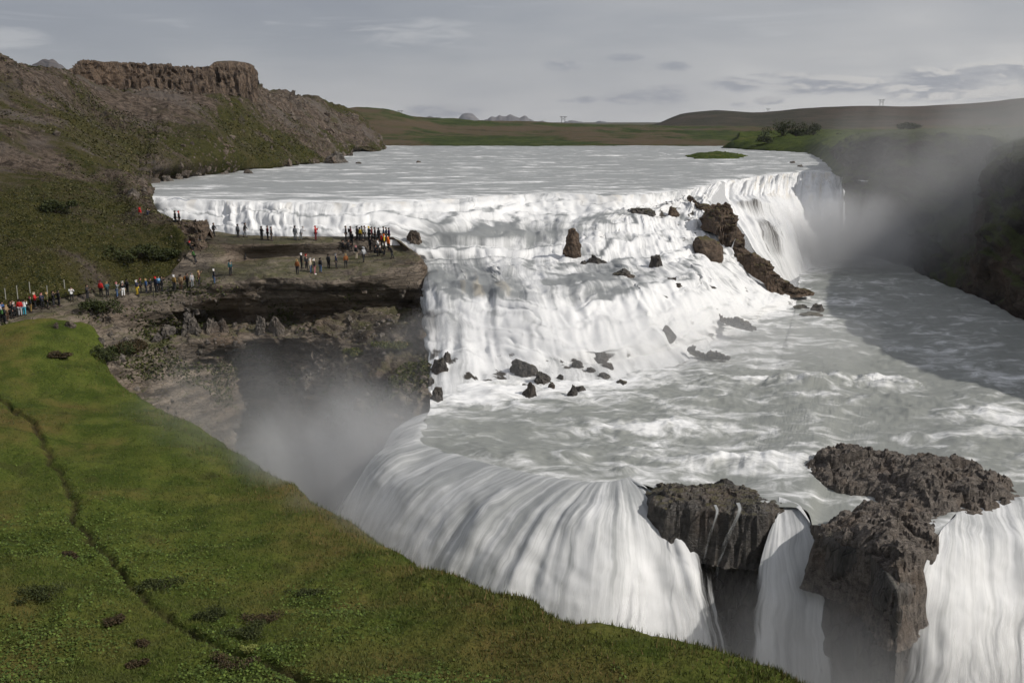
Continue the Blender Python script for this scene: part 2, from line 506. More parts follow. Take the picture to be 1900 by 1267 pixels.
for i, pts in enumerate(MT):
    skyline('mountain', pts, 5200 if i else 2300, 6200 if i else 2700, M_MOUNT, 14 if i else 12, 60 + i, base=-40, dscale=.012, sx=10, back=1.1, ridged=True)

# ------------------------------------------------------------------ left hillside
C = [
    # columns: from the waterline or the trail (first) to the top of the slope (last); last number of each: green, rocky
    [D(-420, 640, 98), D(-420, 540, 100), D(-420, 400, 108), D(-420, 260, 122), D(-420, 130, 140), D(-420, 40, 160), D(-420, 20, 185)],
    [D(-150, 615, 101), D(-150, 500, 107), D(-150, 390, 118), D(-150, 280, 134), D(-150, 180, 152), D(-150, 95, 172), D(-150, 90, 195)],
    [D(0, 576, 105.5), D(0, 480, 111), D(0, 385, 122), D(0, 295, 137), D(0, 200, 156), D(0, 113, 176), (-92, 200, 20)],
    [D(70, 560, 108), D(70, 470, 113.5), D(70, 385, 124), D(68, 300, 139), D(62, 215, 158), D(48, 127, 180), D(56, 130, 205)],
    [D(145, 546, 111.5), D(145, 465, 117), D(143, 385, 127), D(137, 305, 142), D(120, 225, 163), D(98, 138, 192), D(104, 138, 220)],
    [D(230, 532, 116), D(230, 470, 120), D(218, 400, 129), D(195, 325, 146), D(165, 245, 170), D(134, 145, 212), D(140, 160, 240)],
    [D(318, 508, 119), D(305, 462, 122), D(268, 405, 127.5), D(244, 352, 138), D(210, 270, 172), D(182, 160, 226), D(190, 180, 252)],
    [D(352, 450, 123), D(330, 430, 124.5), D(286, 398, 130), D(252, 350, 148), D(255, 268, 184), D(245, 168, 238), D(250, 185, 262)],
    [Z(215, 352, -.8), Z(244, 344, 0), D(280, 315, 170), D(310, 270, 188), D(320, 220, 210), D(318, 172, 243), D(318, 190, 268)],
    [Z(340, 331, -.8), Z(352, 329, 0), D(370, 300, 192), D(388, 260, 208), D(390, 215, 228), D(390, 173, 254), D(390, 190, 276)],
    [Z(460, 316.5, -.8), Z(466, 316, 0), D(460, 290, 220), D(452, 255, 236), D(445, 215, 250), D(440, 175, 266), D(440, 190, 288)],
    [Z(585, 305, -.8), Z(585, 304, 0), D(555, 280, 252), D(530, 248, 264), D(508, 218, 275), D(485, 182, 288), D(478, 160, 300)],
    [Z(628, 299, -.8), Z(622, 297.5, 0), D(590, 268, 278), D(572, 240, 292), D(550, 212, 306), D(528, 184, 326), D(520, 178, 345)],
    [Z(660, 284, -.8), Z(655, 283.5, 0), D(632, 262, 338), D(612, 238, 346), D(590, 214, 354), D(566, 186, 366), D(556, 182, 385)],
    [Z(708, 281.5, -.8), Z(702, 281, 0), D(682, 266, 356), D(662, 246, 366), D(640, 222, 378), D(612, 193, 392), D(600, 190, 420)],
    [Z(712, 276.5, -.8), Z(708, 276, 0), D(700, 262, 394), D(690, 246, 402), D(672, 230, 412), D(645, 205, 428), D(630, 202, 460)],
    [D(716, 275, 415), D(712, 272, 420), D(708, 262, 428), D(700, 250, 435), D(686, 236, 445), D(665, 215, 460), D(650, 214, 480)],
]
GREEN = [  # how green each column is from bottom to top
    [.6, .58, .5, .42, .42, .4, .5], [.62, .6, .48, .4, .42, .4, .5], [.64, .66, .62, .42, .46, .36, .5], [.64, .66, .64, .4, .44, .36, .6],
    [.62, .64, .58, .46, .53, .38, .6], [.64, .6, .58, .46, .56, .4, .6], [.62, .64, .54, .44, .52, .42, .5], [.4, .56, .48, .44, .53, .4, .5],
    [.38, .4, .42, .5, .44, .36, .5], [.42, .5, .54, .52, .48, .4, .5], [.46, .56, .58, .56, .6, .5, .5], [.4, .48, .52, .5, .46, .4, .5],
    [.5, .46, .4, .38, .38, .34, .5], [.6, .6, .44, .4, .4, .44, .5], [.58, .6, .48, .42, .44, .5, .5], [.44, .5, .42, .44, .56, .62, .6], [.62, .66, .66, .66, .66, .66, .6]]
ROCKY = [
    [0, 0, 0, 0, .1, .5, 0], [0, 0, 0, 0, .1, .6, 0], [0, 0, 0, .05, .5, .8, 0], [0, 0, .2, .1, .3, .6, 0],
    [0, 0, .3, .1, .2, .1, 0], [.1, .2, 0, .1, .3, .1, 0], [.4, .3, .1, .3, .2, .1, 0], [.8, .3, .2, .3, .2, .2, 0],
    [.9, .6, .15, .1, .2, .1, 0], [.6, .3, .05, .05, .1, .1, 0], [.6, .3, .05, .05, .05, .1, 0], [.6, .3, .1, .1, .1, .2, 0],
    [.9, .5, .1, .15, .3, .3, 0], [.6, .2, .05, .15, .4, .1, 0], [.6, .2, .05, .1, .45, .1, 0], [.9, .6, .3, .1, .3, 0, 0], [.2, 0, 0, 0, 0, 0, 0]]
rows = [[np.concatenate([np.asarray(C[c][r], float), [GREEN[c][r], ROCKY[c][r]]]) for c in range(len(C))] for r in range(7)]
G, E, UV = loft(rows, (3, 1.2, .6, .5, .5, .55, .6, .8, .9, .9, 1, 1, 1.1, 1.2, 1.3, 1.4), .62, .5, .5)
G0 = G.copy()
N = normals(G)
if N[..., 2].mean() < 0: N = -N
p = G.reshape(-1, 3)
rk = E[..., 1].reshape(-1)
far = np.clip(p[:, 1] / 150, .8, 2.4)
uvh = np.stack([UV[..., 0].reshape(-1), UV[..., 1].reshape(-1)], 1) + np.stack([fbm(p * .06, 3, 22) * 5, fbm(p * .06 + 9, 3, 23) * 5], 1)
gul = fbm(np.stack([uvh[:, 0] * .055, uvh[:, 1] * .03, p[:, 2] * 0], 1), 4, 21)
outc = fbm(p * .05, 4, 77) + (rk - .38) * .85
om = sstep(.1, .22, outc)
small = sstep(.3, .42, fbm(p * .16, 3, 79))
dsp = fbm(p * .05, 5, 5) * 1.7 * far + gul * .8 * far + fbm(p * .26, 5, 12, .6) * .36
dsp += om * (facets(p, (.2, .2, .34), 8) * .7 + facets(p, (.5, .5, .8), 9) * .4 + .3) * far
dsp += small * (facets(p, (.5, .5, .7), 10) * .3 + .15) * far
f1, f2, cc_ = worley(p * (1.1 / far)[:, None], 91)
dsp += np.clip(.42 - f1, 0, 1) * (cc_ > .62) * 1.1 * far * sstep(.55, .3, E[..., 0].reshape(-1))
om = np.maximum(om, small * .7)
edge = np.minimum(1, np.minimum(np.arange(G.shape[0])[:, None], 8) / 8.0) * np.ones(G.shape[:2])
G = G + N * (dsp.reshape(G.shape[:2]) * edge)[..., None]
hill = structure(sheet('hillside', G, M_HILL, UV, {'green': E[..., 0], 'rocky': np.clip(om.reshape(G.shape[:2]) * .9, 0, 1)}))
add_bvh('hill', hill)
HILL_G = G; HILL_GREEN = E[..., 0] + .45 * (fbm(p * [.045, .075, .06], 4, 24)).reshape(G.shape[:2])

# mesa: the columnar basalt cliff that caps the slope
top = [D(40, 130, 226), D(118, 136, 228), D(150, 117, 238), D(195, 117, 244), D(240, 119, 249), D(290, 123, 253), D(340, 128, 257), D(385, 126, 261), D(400, 118, 265), D(432, 116, 268), D(462, 120, 271), D(471, 124, 275), D(468, 128, 290), D(440, 128, 330)]
bot = [D(40, 158, 223), D(114, 160, 225), D(148, 166, 235), D(197, 172, 241), D(243, 184, 246), D(292, 186, 250), D(342, 186, 254), D(387, 184, 258), D(403, 184, 262), D(435, 184, 265), D(465, 184, 268), D(476, 186, 272), D(474, 190, 289), D(450, 190, 330)]
low = [b + np.array([0, -2, -7.0]) for b in bot]
lip = [t + np.array([-.3, 1.5, .25]) for t in top]
cap = [t + np.array([-4, 14, .5 + (.35 if 7 < i < 11 else 0)]) for i, t in enumerate(top)]
back = [t + np.array([-14, 60, -3]) for t in top]
m1 = [t * .55 + b * .45 + np.array([.1, -.4, 0]) for t, b in zip(top, bot)]
G, _, UV = loft([back, cap, lip, top, m1, bot, low], .42, (3, 1.2, .5, .4, .4, .8), .35, .25)
N = normals(G)
if N[-5, N.shape[1] // 2, 1] > 0: N = -N
p = G.reshape(-1, 3)
vrow = np.linspace(0, 1, G.shape[0])[:, None] * np.ones(G.shape[:2])
tt = UV[..., 1].reshape(-1)
face = sstep(UV[:, :, 1].max() * 0 + 0.0, 1.0, np.clip((top[5][2] + 1.2 - p[:, 2]) / 1.5, 0, 1))
cols = blocky(p, (.72, .72, .045), 14, .12)
ledg = facets(p, (.35, .35, .55), 15)
dsp = (cols * .75 + ledg * .4 + fbm(p * .12, 4, 4) * .9) * np.clip(face, .05, 1) + fbm(p * .06, 3, 8) * .3
G = G + N * dsp.reshape(G.shape[:2])[..., None]
structure(sheet('mesa', G, M_MESA, UV, smooth=False))
# ------------------------------------------------------------------ rock bench with the trail, and its cliff
P0 = [
    [D(-420, 650, 96), D(-420, 670, 95.4), D(-420, 680, 95), D(-420, 690, 94), D(-420, 700, 93), D(-420, 720, 92), D(-420, 740, 90), D(-420, 760, 88), D(-420, 790, 86), D(-420, 840, 83), (-66, 80, -20), (-66, 78, -37)],
    [D(-150, 612, 101.5), D(-150, 630, 101), D(-150, 640, 100.4), D(-150, 650, 99.6), D(-150, 670, 97), D(-150, 690, 95), D(-150, 715, 92), D(-150, 740, 89), D(-150, 770, 86), D(-150, 820, 83), (-55, 80, -20), (-55, 78, -37)],
    [D(0, 574, 106), D(0, 588, 105.4), D(0, 597, 104.8), D(-2, 607, 104), D(0, 628, 101), D(0, 655, 98), D(0, 690, 93.5), D(10, 725, 90), D(30, 770, 86), D(60, 820, 83), (-44, 82, -20), (-42, 80, -37)],
    [D(70, 558, 108.6), D(70, 568, 108), D(70, 576, 107.4), D(68, 584, 106.6), D(70, 604, 104), D(72, 630, 101.5), D(85, 660, 98), D(100, 695, 95), D(110, 750, 92), D(130, 800, 90), (-38, 88, -22), (-36, 84, -37)],
    [D(145, 545, 112), D(145, 552, 111.4), D(145, 558, 110.8), D(143, 565, 110), D(143, 590, 107), D(146, 622, 104.5), D(156, 655, 101), D(180, 690, 99), D(200, 750, 96), D(220, 800, 94), (-35, 94, -24), (-33, 90, -37)],
    [D(225, 533, 116), D(226, 539, 115.2), D(226, 545, 114.4), D(226, 552, 112.8), D(224, 588, 110.8), D(222, 616, 109), D(222, 648, 105.5), D(236, 690, 102.5), D(250, 738, 100), D(280, 820, 96.5), (-31, 98, -26), (-29, 95, -37)],
    [D(300, 518, 118.6), D(302, 527, 117.6), D(304, 535, 116.4), D(304, 545, 113.6), D(300, 580, 112), D(300, 610, 112.8), D(298, 640, 108), D(300, 690, 106), D(310, 740, 102.5), D(330, 840, 99), (-30, 103, -27), (-28, 100, -37)],
    [D(348, 470, 121.5), D(352, 492, 120), D(352, 514, 118.4), D(350, 541, 113.4), D(346, 572, 112.8), D(345, 605, 114.5), D(345, 634, 109.4), D(350, 685, 108.6), D(362, 735, 105.5), D(380, 845, 102), (-28.5, 106, -27), (-26, 103, -37)],
    [D(385, 431, 130.2), Z(388, 452, -4.5), D(400, 492, 120), D(412, 527, 113.2), D(415, 556, 112.6), D(420, 598, 116.4), D(420, 632, 110.4), D(425, 680, 112), D(425, 740, 110), D(430, 850, 106), (-27.5, 110, -27), (-25, 107, -37)],
    [D(440, 435, 128.8), Z(442, 455, -4.6), D(446, 486, 123.6), D(452, 522, 113), D(452, 556, 113.2), D(460, 600, 115), D(460, 630, 111.2), D(458, 688, 115.5), D(456, 752, 113.5), D(465, 860, 108), (-25.5, 113, -27), (-23, 110, -37)],
    [D(500, 437.5, 127.4), Z(500, 454, -4.5), D(500, 478, 124.6), D(494, 512, 113), D(494, 549, 113.6), D(500, 600, 114.8), D(500, 628, 111), D(498, 690, 115.4), D(498, 752, 113), D(505, 862, 106.5), (-23, 112, -27), (-21, 109, -37)],
    [D(560, 439, 126.4), Z(560, 453, -4.5), D(560, 478, 124.6), D(548, 514, 112.2), D(546, 552, 112.6), D(552, 594, 114.4), D(552, 626, 110.6), D(548, 682, 111.6), D(546, 728, 107.4), D(550, 845, 102.5), (-19, 104, -27), (-18, 101, -37)],
    [D(620, 439, 126.2), Z(620, 452, -4.5), D(618, 477, 124.4), D(606, 521, 111.6), D(604, 554, 112.2), D(606, 588, 114.2), D(604, 620, 110.4), D(598, 672, 108.6), D(598, 710, 103.6), D(600, 826, 98), (-16, 98, -27), (-15.5, 95, -37)],
    [D(680, 439, 126), Z(684, 451, -4.5), D(684, 474, 123.6), D(682, 512, 112), D(680, 543, 112.6), D(684, 570, 114.2), D(680, 608, 109), D(676, 661, 104), D(674, 697, 98.6), D(676, 800, 87.5), (-12.8, 87.5, -27), (-12.5, 86, -37)],
    [D(728, 440, 126), Z(738, 454, -4.8), D(742, 472, 121.6), D(742, 500, 113.5), D(742, 534, 113), D(745, 572, 115), D(740, 598, 107.4), D(735, 657, 100.6), D(726, 692, 95), D(712, 790, 83.5), (-10.6, 83.5, -27), (-10.6, 82.5, -37)],
    [D(734, 443, 126.4), D(752, 457, 122.6), D(766, 468, 121.4), D(778, 486, 115.4), D(778, 530, 113.4), D(778, 566, 112.4), D(776, 592, 106.4), D(775, 656, 97.8), D(770, 694, 92), D(752, 768, 81.5), (-9.2, 81.5, -27), (-9.2, 81, -37)],
    [D(738, 442, 127), D(758, 460, 124.6), D(774, 472, 122.6), D(790, 496, 117.5), D(791, 545, 114), D(791, 582, 110), D(790, 606, 103.6), D(794, 660, 96.4), D(790, 700, 90.4), D(782, 752, 81.8), (-7.8, 82, -27), (-7.8, 82, -37)],
    [D(742, 446, 130), D(764, 466, 128), D(780, 486, 127), D(797, 520, 124), D(800, 560, 121), D(802, 600, 116), D(802, 635, 110), D(808, 690, 103), D(808, 720, 97), D(806, 758, 89), (-6.5, 88, -27), (-6.5, 88, -37)],
]
# how strongly each level is broken into blocks
BR = [.06, .14, .2, .6, .6, 1.0, .8, 1.5, 1.3, 1.8, 1.8, 1.5]
rows = [[np.concatenate([np.asarray(P0[c][r], float), [BR[r]]]) for c in range(len(P0))] for r in range(12)]
G, E, UV = loft(rows, (3, 1.4, .5, .4, .35, .33, .3, .3, .3, .3, .3, .3, .3, .3, .3, .3, .3), (.35, .3, .3, .25, .25, .28, .28, .3, .35, .8, 2), .45, .22)
N = normals(G)
if N[3, N.shape[1] // 2, 2] < 0: N = -N
p = G.reshape(-1, 3)
b = E[..., 0].reshape(-1)
big = facets(p, (.16, .16, .4), 31)
mid = facets(p, (.42, .42, 1.2), 32, .7)
sml = blocky(p, (1.0, 1.0, 3.0), 33, .3)
dsp = (big * .5 + mid * .36 + sml * .12) * b + fbm(p * .15, 4, 35) * .55 * b + fbm(p * 1.4, 3, 36) * .06
G = G + N * dsp.reshape(G.shape[:2])[..., None]
BENCH_G = G
bench = structure(sheet('rock_bench', G, M_CLIFF, UV))
add_bvh('bench', bench)

# ------------------------------------------------------------------ near meadow
RIM = [D(-420, 690, 94.4), D(-150, 656, 99.2), D(0, 612, 103.8), D(80, 592, 106), D(160, 600, 106.4), D(200, 696, 96.4), D(300, 762, 88), D(370, 800, 83), D(430, 832, 78.5), D(495, 872, 73), D(545, 904, 68.6), D(572, 938, 65.6), D(640, 968, 62), D(700, 1006, 59), D(745, 1038, 56), D(775, 1066, 53.6), D(830, 1082, 51.6), D(890, 1106, 49.4), D(965, 1118, 47.6), D(1005, 1142, 45.6), D(1055, 1161, 44.2), D(1110, 1160, 44), D(1180, 1174, 43), D(1255, 1188, 42.2), D(1320, 1212, 41), D(1400, 1240, 39.8), D(1470, 1272, 38.6), D(1560, 1320, 37.4), D(1700, 1390, 36.6), np.array([36, 41, -12.0]), np.array([54, 43, -4.0])]
bpx = np.interp(np.arange(len(RIM)), [0, 2, 6, 10, 14, 18, 22, 26, 28, 30], [-900, -520, -420, -240, 60, 420, 800, 1180, 1450, 1900])
bpy_ = np.interp(np.arange(len(RIM)), [0, 3, 6, 10, 14, 18, 30], [760, 780, 900, 1130, 1330, 1380, 1400])
bY = np.interp(np.arange(len(RIM)), [0, 3, 6, 10, 14, 18, 22, 26, 30], [82, 80, 58, 42, 34, 31.5, 30.5, 30, 29])
BACK = [D(bpx[i], bpy_[i], bY[i]) for i in range(len(RIM))]
def lerp(a, b, t, dz=0.0):
    q = a * (1 - t) + b * t
    return q + np.array([0, 0, dz])
HILLTOP = [np.array([b[0] * .7, b[1] * .42, -4.5]) for i, b in enumerate(BACK)]
UNDER = [np.array([b[0] * .6, .6, 8.2]) for b in BACK]
BEHIND = [np.array([b[0] * .8 - 5, -30.0 - i * .2, 8.4]) for i, b in enumerate(BACK)]
LIP1 = [r + np.array([.5 if i > 3 else 0, .45, -.7]) for i, r in enumerate(RIM)]
LIP2 = [r + np.array([.7 if i > 3 else 0, .7, -3.5]) for i, r in enumerate(RIM)]
LIP3 = [np.array([r[0] + .2, r[1] - .5, -37]) for i, r in enumerate(RIM)]
rows = [BEHIND, UNDER, HILLTOP, BACK, [lerp(a, b, .3, -.35) for a, b in zip(BACK, RIM)], [lerp(a, b, .65, -.25) for a, b in zip(BACK, RIM)],
        [lerp(a, b, .9, .12) for a, b in zip(BACK, RIM)], RIM, LIP1, LIP2, LIP3]
G, _, UV = loft(rows, (3, 2, .6, .4, .35, .4, .35, .35, .32, .3, .3, .28, .28, .26, .26, .24, .24, .22, .22, .22, .22, .22, .22, .22, .22, .22, .22, .4, .6, 1), (4, 2, 1, .2, .2, .2, .2, .16, .3, 1.2), .5, .42)
p = G.reshape(-1, 3)
vv = UV[..., 1]
# the narrow worn gully that runs down the meadow
TRACK = np.array([D(-60, 700, 90), D(0, 716, 85.5), D(50, 735, 80), D(88, 790, 70), D(128, 845, 62), D(122, 882, 58.6), D(160, 915, 54.6), D(212, 958, 50.6), D(246, 998, 47.6), D(290, 1028, 45), D(360, 1066, 42.4), D(420, 1095, 40.6), D(500, 1130, 38.6), D(560, 1160, 37), D(620, 1195, 35.6), D(660, 1235, 34), D(700, 1290, 32.4)])
def track_dist(p):
    d = np.full(len(p), 99.0)
    for a, b in zip(TRACK[:-1], TRACK[1:]):
        ab = b[:2] - a[:2]
        t = np.clip(((p[:, :2] - a[:2]) @ ab) / (ab @ ab), 0, 1)
        d = np.minimum(d, np.linalg.norm(p[:, :2] - (a[:2] + t[:, None] * ab), axis=1))
    return d
near = p[:, 1] < 110
td = np.full(len(p), 99.0); td[near] = track_dist(p[near] + np.stack([fbm(p[near] * .7, 3, 51) * .5, fbm(p[near] * .7 + 9, 3, 52) * .5, p[near, 2] * 0], 1))
gz = fbm(p * [.12, .12, .05], 5, 44) * .95 + fbm(p * [.05, .05, .02], 2, 43) * .9 * (p[:, 1] < 75) + fbm(p * [.6, .6, .3], 4, 45) * .2 + np.abs(fbm(p * [1.6, 1.6, .5], 3, 46)) * .14
tus = np.clip(fbm(p * [.45, .45, .2], 3, 48) - .28, 0, 1) * .9
gz = gz + tus
gz -= .34 * sstep(.36, .06, td) - .08 * sstep(.8, .4, td) * sstep(.25, .45, td)
G[..., 2] += gz.reshape(G.shape[:2])
G[..., 0] += (fbm(p * .25 + 5, 4, 49) * .5).reshape(G.shape[:2])
bare = sstep(.28, .05, td + fbm(p * 1.1, 2, 53) * .2)
bare = np.maximum(bare * .85, sstep(.3, .44, fbm(p * [.42, .42, .2], 3, 48)) * .35)
meadow = structure(sheet('meadow', G, M_GRASS, UV, {'bare': bare}))
add_bvh('meadow', meadow)
MEADOW_G = G; MEADOW_BARE = bare.reshape(G.shape[:2])

# ------------------------------------------------------------------ right bank of the upper river and the right wall of the gorge
rows_ = [
    [Z(1325, 275, -.8), Z(1425, 281, -.8), Z(1494, 287, -.8), Z(1522, 304, -.8), D(1552, 326, 196), D(1572, 332, 190)],
    [Z(1338, 274.5, .1), Z(1432, 280, .1), Z(1500, 285, .1), Z(1530, 301, .1), D(1560, 319, 200), D(1577, 322, 194)],
    [D(1355, 265, 402), D(1444, 264, 380), D(1516, 264, 345), D(1546, 281, 272), D(1566, 296, 214), D(1584, 300, 199)],
    [D(1372, 258, 424), D(1452, 252, 412), D(1530, 252, 385), D(1572, 258, 322), D(1590, 262, 246), D(1596, 268, 205)],
    [D(1372, 252, 480), D(1452, 248, 480), D(1540, 247, 480), D(1600, 247, 450), D(1640, 246, 360), D(1660, 246, 300)],
    [D(1372, 246, 620), D(1452, 243, 620), D(1540, 242, 620), D(1640, 241, 620), D(1740, 240, 620), D(1900, 240, 620)],
]
G, _, UV = loft(rows_, 1.5, 1.2, .4, .4)
p = G.reshape(-1, 3)
G[..., 2] += ((fbm(p * .05, 5, 71) * 1.4 + np.abs(fbm(p * .22, 4, 72)) * 1.2) * np.clip(p[:, 2] / 2, 0.1, 1)).reshape(G.shape[:2])
structure(sheet('river_bank', G, M_BANK, UV))

Q = [
    [D(1545, 290, 240), D(1556, 302, 194), D(1562, 330, 189.5), D(1564, 370, 187.5), D(1566, 420, 186), Z(1575, 462, -14)],
    [D(1580, 256, 240), D(1584, 266, 192), D(1592, 310, 188), D(1598, 360, 185), D(1606, 420, 181), Z(1625, 480, -14)],
    [D(1625, 246, 250), D(1640, 248, 187), D(1650, 300, 182), D(1660, 360, 177), D(1668, 430, 172), Z(1690, 497, -14)],
    [D(1700, 243, 240), D(1735, 244, 179), D(1738, 310, 174), D(1738, 380, 168), D(1735, 450, 160), Z(1722, 518, -14)],
    [D(1780, 242, 230), D(1815, 248, 172), D(1815, 320, 168), D(1806, 390, 162), D(1792, 465, 152), Z(1762, 540, -14)],
    [D(1850, 240, 220), D(1890, 262, 155), D(1852, 330, 149), D(1832, 400, 143.5), D(1820, 470, 138), Z(1800, 552, -14)],
    [D(1960, 225, 200), D(1990, 226, 138), D(1950, 340, 134), D(1925, 430, 129), D(1910, 510, 124), Z(1896, 596, -14)],
    [D(2200, 200, 180), D(2220, 120, 118), D(2180, 300, 114), D(2140, 470, 108), D(2110, 560, 103), Z(2070, 660, -14)],
    [D(2600, 150, 150), D(2560, 40, 94), D(2500, 260, 90), D(2440, 520, 84), D(2390, 650, 79), Z(2330, 770, -14)],
    [(110, 70, 20), (80, 46, 14), (77, 46.5, 7), (74, 47, 0), (70, 48, -7), (64, 50, -14)],
    [(100, 30, 20), (72, 18, 18), (69, 19, 8), (66, 20, -2), (62, 21, -8), (56, 23, -14)],
]
rows = [[Q[c][r] for c in range(len(Q))] for r in range(6)] + [[np.asarray(q[5]) * [.98, .99, 1] + np.array([-1, -1, -24 if i > 8 else -2.5]) for i, q in enumerate(Q)]]
G, _, UV = loft(rows, (.6, .6, .6, .6, .6, .6, .8, 1.2, 1.6, 2), (1.5, .5, .5, .5, .5, 1), .45, .4)
N = normals(G)
if N[G.shape[0] // 2, G.shape[1] // 2, 1] > 0: N = -N
p = G.reshape(-1, 3)
st = np.ones(G.shape[:2]) * sstep(0.0, 6.0, np.abs(UV[..., 1] - UV[0, 0, 1]))
lo = np.clip((9 - p[:, 2]) / 4, .15, 1)
dsp = (fbm(p * .06, 5, 81) * 2.6 + facets(p, (.2, .2, .3), 82) * 1.1 + facets(p, (.6, .6, .9), 83) * .4) * lo + np.abs(fbm(p * .3, 4, 84)) * .7
G = G + N * dsp.reshape(G.shape[:2])[..., None]
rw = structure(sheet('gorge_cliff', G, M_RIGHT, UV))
add_bvh('rwall', rw)

# the land behind the right rim and a bed below everything
G, _, UV = loft([[D(1545, 288, 242), D(1640, 249, 246), D(1780, 246, 228), D(1960, 235, 200), D(2600, 160, 150), (110, 70, 11.5), (100, 20, 11.5)],
                 [D(1545, 248, 420), D(1640, 245, 420), D(1780, 243, 420), D(1960, 240, 420), D(2600, 200, 300), (300, 100, 14), (300, 20, 14)],
                 [D(1545, 244, 620), D(1640, 241, 640), D(1780, 238, 640), D(1960, 234, 640), D(2600, 210, 640), (900, 200, 18), (900, 20, 18)]], 3, 4, .4, .4)
p = G.reshape(-1, 3)
G[..., 2] += (fbm(p * .03, 5, 91) * 2.0 + np.abs(fbm(p * .14, 3, 92)) * 1.0).reshape(G.shape[:2]) - .6
structure(sheet('moorland', G, M_BANK, UV))
# ------------------------------------------------------------------ water
M_RIVER = m_water('river_water', calm=(.30, .31, .305), fs=(.5, .16), mid=(.14, .1), patch=(.13, .55, .3), patch_w=.85, bump=.7, edge=(.36, .8), amp=1.6)
M_FALL = m_water('falling_water', calm=(.24, .25, .25), foam=(.8, .8, .795), fs=(1.5, .07), mid=(.45, .06), patch=(.16, .24, .24), patch_w=.34, bump=.3, edge=(.1, .85), amp=1.6, bdist=.25)
M_LOWER = m_water('plunging_water', calm=(.27, .28, .28), foam=(.8, .8, .795), fs=(1.9, .06), mid=(.6, .06), patch=(.16, .22, .12), patch_w=.25, bump=.2, edge=(.02, .95), amp=1.6, bdist=.25, veil=True)
M_POOL = m_water('pool_water', calm=(.26, .27, .25), fs=(.7, .12), mid=(.22, .09), patch=(.3, .5, .3), patch_w=.97, bump=.8, edge=(.3, .95), amp=1.5)

def E(p, foam=.5, rock=0.0, lip=0.0, veil=-.5):
    return np.concatenate([np.asarray(p, float), [foam, rock, lip, veil]])

def resample(A, U, V):
    """A (nv, nu, k) read at fractional indices V, U"""
    nv, nu = A.shape[:2]
    V = np.clip(V, 0, nv - 1.001); U = np.clip(U, 0, nu - 1.001)
    i = V.astype(int); j = U.astype(int); a = (V - i)[..., None]; b = (U - j)[..., None]
    return (A[i, j] * (1 - a) + A[i + 1, j] * a) * (1 - b) + (A[i, j + 1] * (1 - a) + A[i + 1, j + 1] * a) * b

def shuffle_lips(G, X, UV, amp, freq, seed):
    """move the steps up and down the flow so that their edges run unevenly"""
    nv, nu = G.shape[:2]
    L = UV[-1, 0, 1]
    q = np.stack([UV[..., 0].ravel() * freq, UV[..., 1].ravel() * freq * .35, np.full(nv * nu, seed * 1.3)], 1)
    d = (fbm(q, 4, seed, .55) * amp).reshape(nv, nu)
    v = UV[..., 1]
    d *= sstep(0, amp * 1.5, v) * sstep(0, amp * 1.5, L - v)
    vi = np.interp((v + d).ravel(), UV[:, 0, 1], np.arange(nv)).reshape(nv, nu)
    A = np.concatenate([G, X], -1)
    B = resample(A, np.arange(nu)[None, :] * np.ones((nv, 1)), vi)
    return B[..., :3].copy(), B[..., 3:].copy()

def terrace(G, X, UV, step, k, seed, lo, hi):
    """break an even run of water into many small uneven steps"""
    q = G.reshape(-1, 3)
    st = step * (1 + .35 * noise3(np.stack([q[:, 0] * .06, q[:, 1] * .06, q[:, 0] * 0], 1), seed + 3))
    ph = (q[:, 2] + fbm(q * [.16, .16, 0], 3, seed) * 1.5 + fbm(q * [.5, .3, 0], 3, seed + 1) * .5) / st
    fr = ph - np.floor(ph)
    d = (sstep(.18, .82, fr) - fr) * st * k
    m = (.42 + .58 * sstep(-9.0, -7.0, G[..., 2])) * sstep(0, 2.0, UV[..., 1]) * sstep(lo, lo + 1.0, G[..., 2]) * sstep(hi, hi - .6, G[..., 2])
    G[..., 2] += d.reshape(m.shape) * m
    drop = np.exp(-((fr - .5) / .2) ** 2); foot = np.exp(-((fr - .08) / .12) ** 2) + np.exp(-((fr - 1.0) / .12) ** 2)
    X[..., 0] += ((drop * .2 - .46 * np.exp(-((fr - .86) / .12) ** 2) + foot * .12)).reshape(m.shape) * m
    return d

def water(name, rows, su, sv, mat, disp, tu=.5, tv=.4, seed=0, lips=None, zadd=0, wob=None, steps=None):
    G, X, UV = loft(rows, su, sv, tu, tv)
    if lips:
        G, X = shuffle_lips(G, X, UV, *lips)
    if steps:
        terrace(G, X, UV, *steps)
    N = normals(G)
    N[N[..., 2] < 0] *= -1
    p = G.reshape(-1, 3)
    d = disp(p, UV.reshape(-1, 2), X.reshape(-1, X.shape[-1]), N.reshape(-1, 3))
    G = G + N * d.reshape(G.shape[:2])[..., None]
    G[..., 2] += zadd
    if wob is not None:
        q = G.reshape(-1, 3)
        d_ = np.abs(UV[..., 1] - (UV[-1, 0, 1] if wob < 0 else 0.0))
        w_ = sstep(9.0 if wob < 0 else 4.5, 0, d_)
        nx = np.stack([q[:, 0] * .13, q[:, 1] * 0, q[:, 0] * 0], 1)
        G[..., 1] += (fbm(nx, 4, 191, .6) * 2.4).reshape(w_.shape) * w_
        G[..., 2] -= (np.clip(fbm(nx * 3.1 + 4, 3, 192), 0, 1) * .9).reshape(w_.shape) * sstep(2.2, 0, d_)
    o = sheet(name, G, mat, UV, {'foam': X[..., 0], 'rock': X[..., 1], 'lip': X[..., 2], 'veil': X[..., 3]})
    o['kind'] = 'structure'
    add_bvh(name, o)
    return o

def uvn(uv, a, b, oct, seed, w=0.0):
    q = np.stack([uv[:, 0] * a, uv[:, 1] * b, uv[:, 0] * 0 + seed * 1.7], 1)
    return fbm(q, oct, seed)

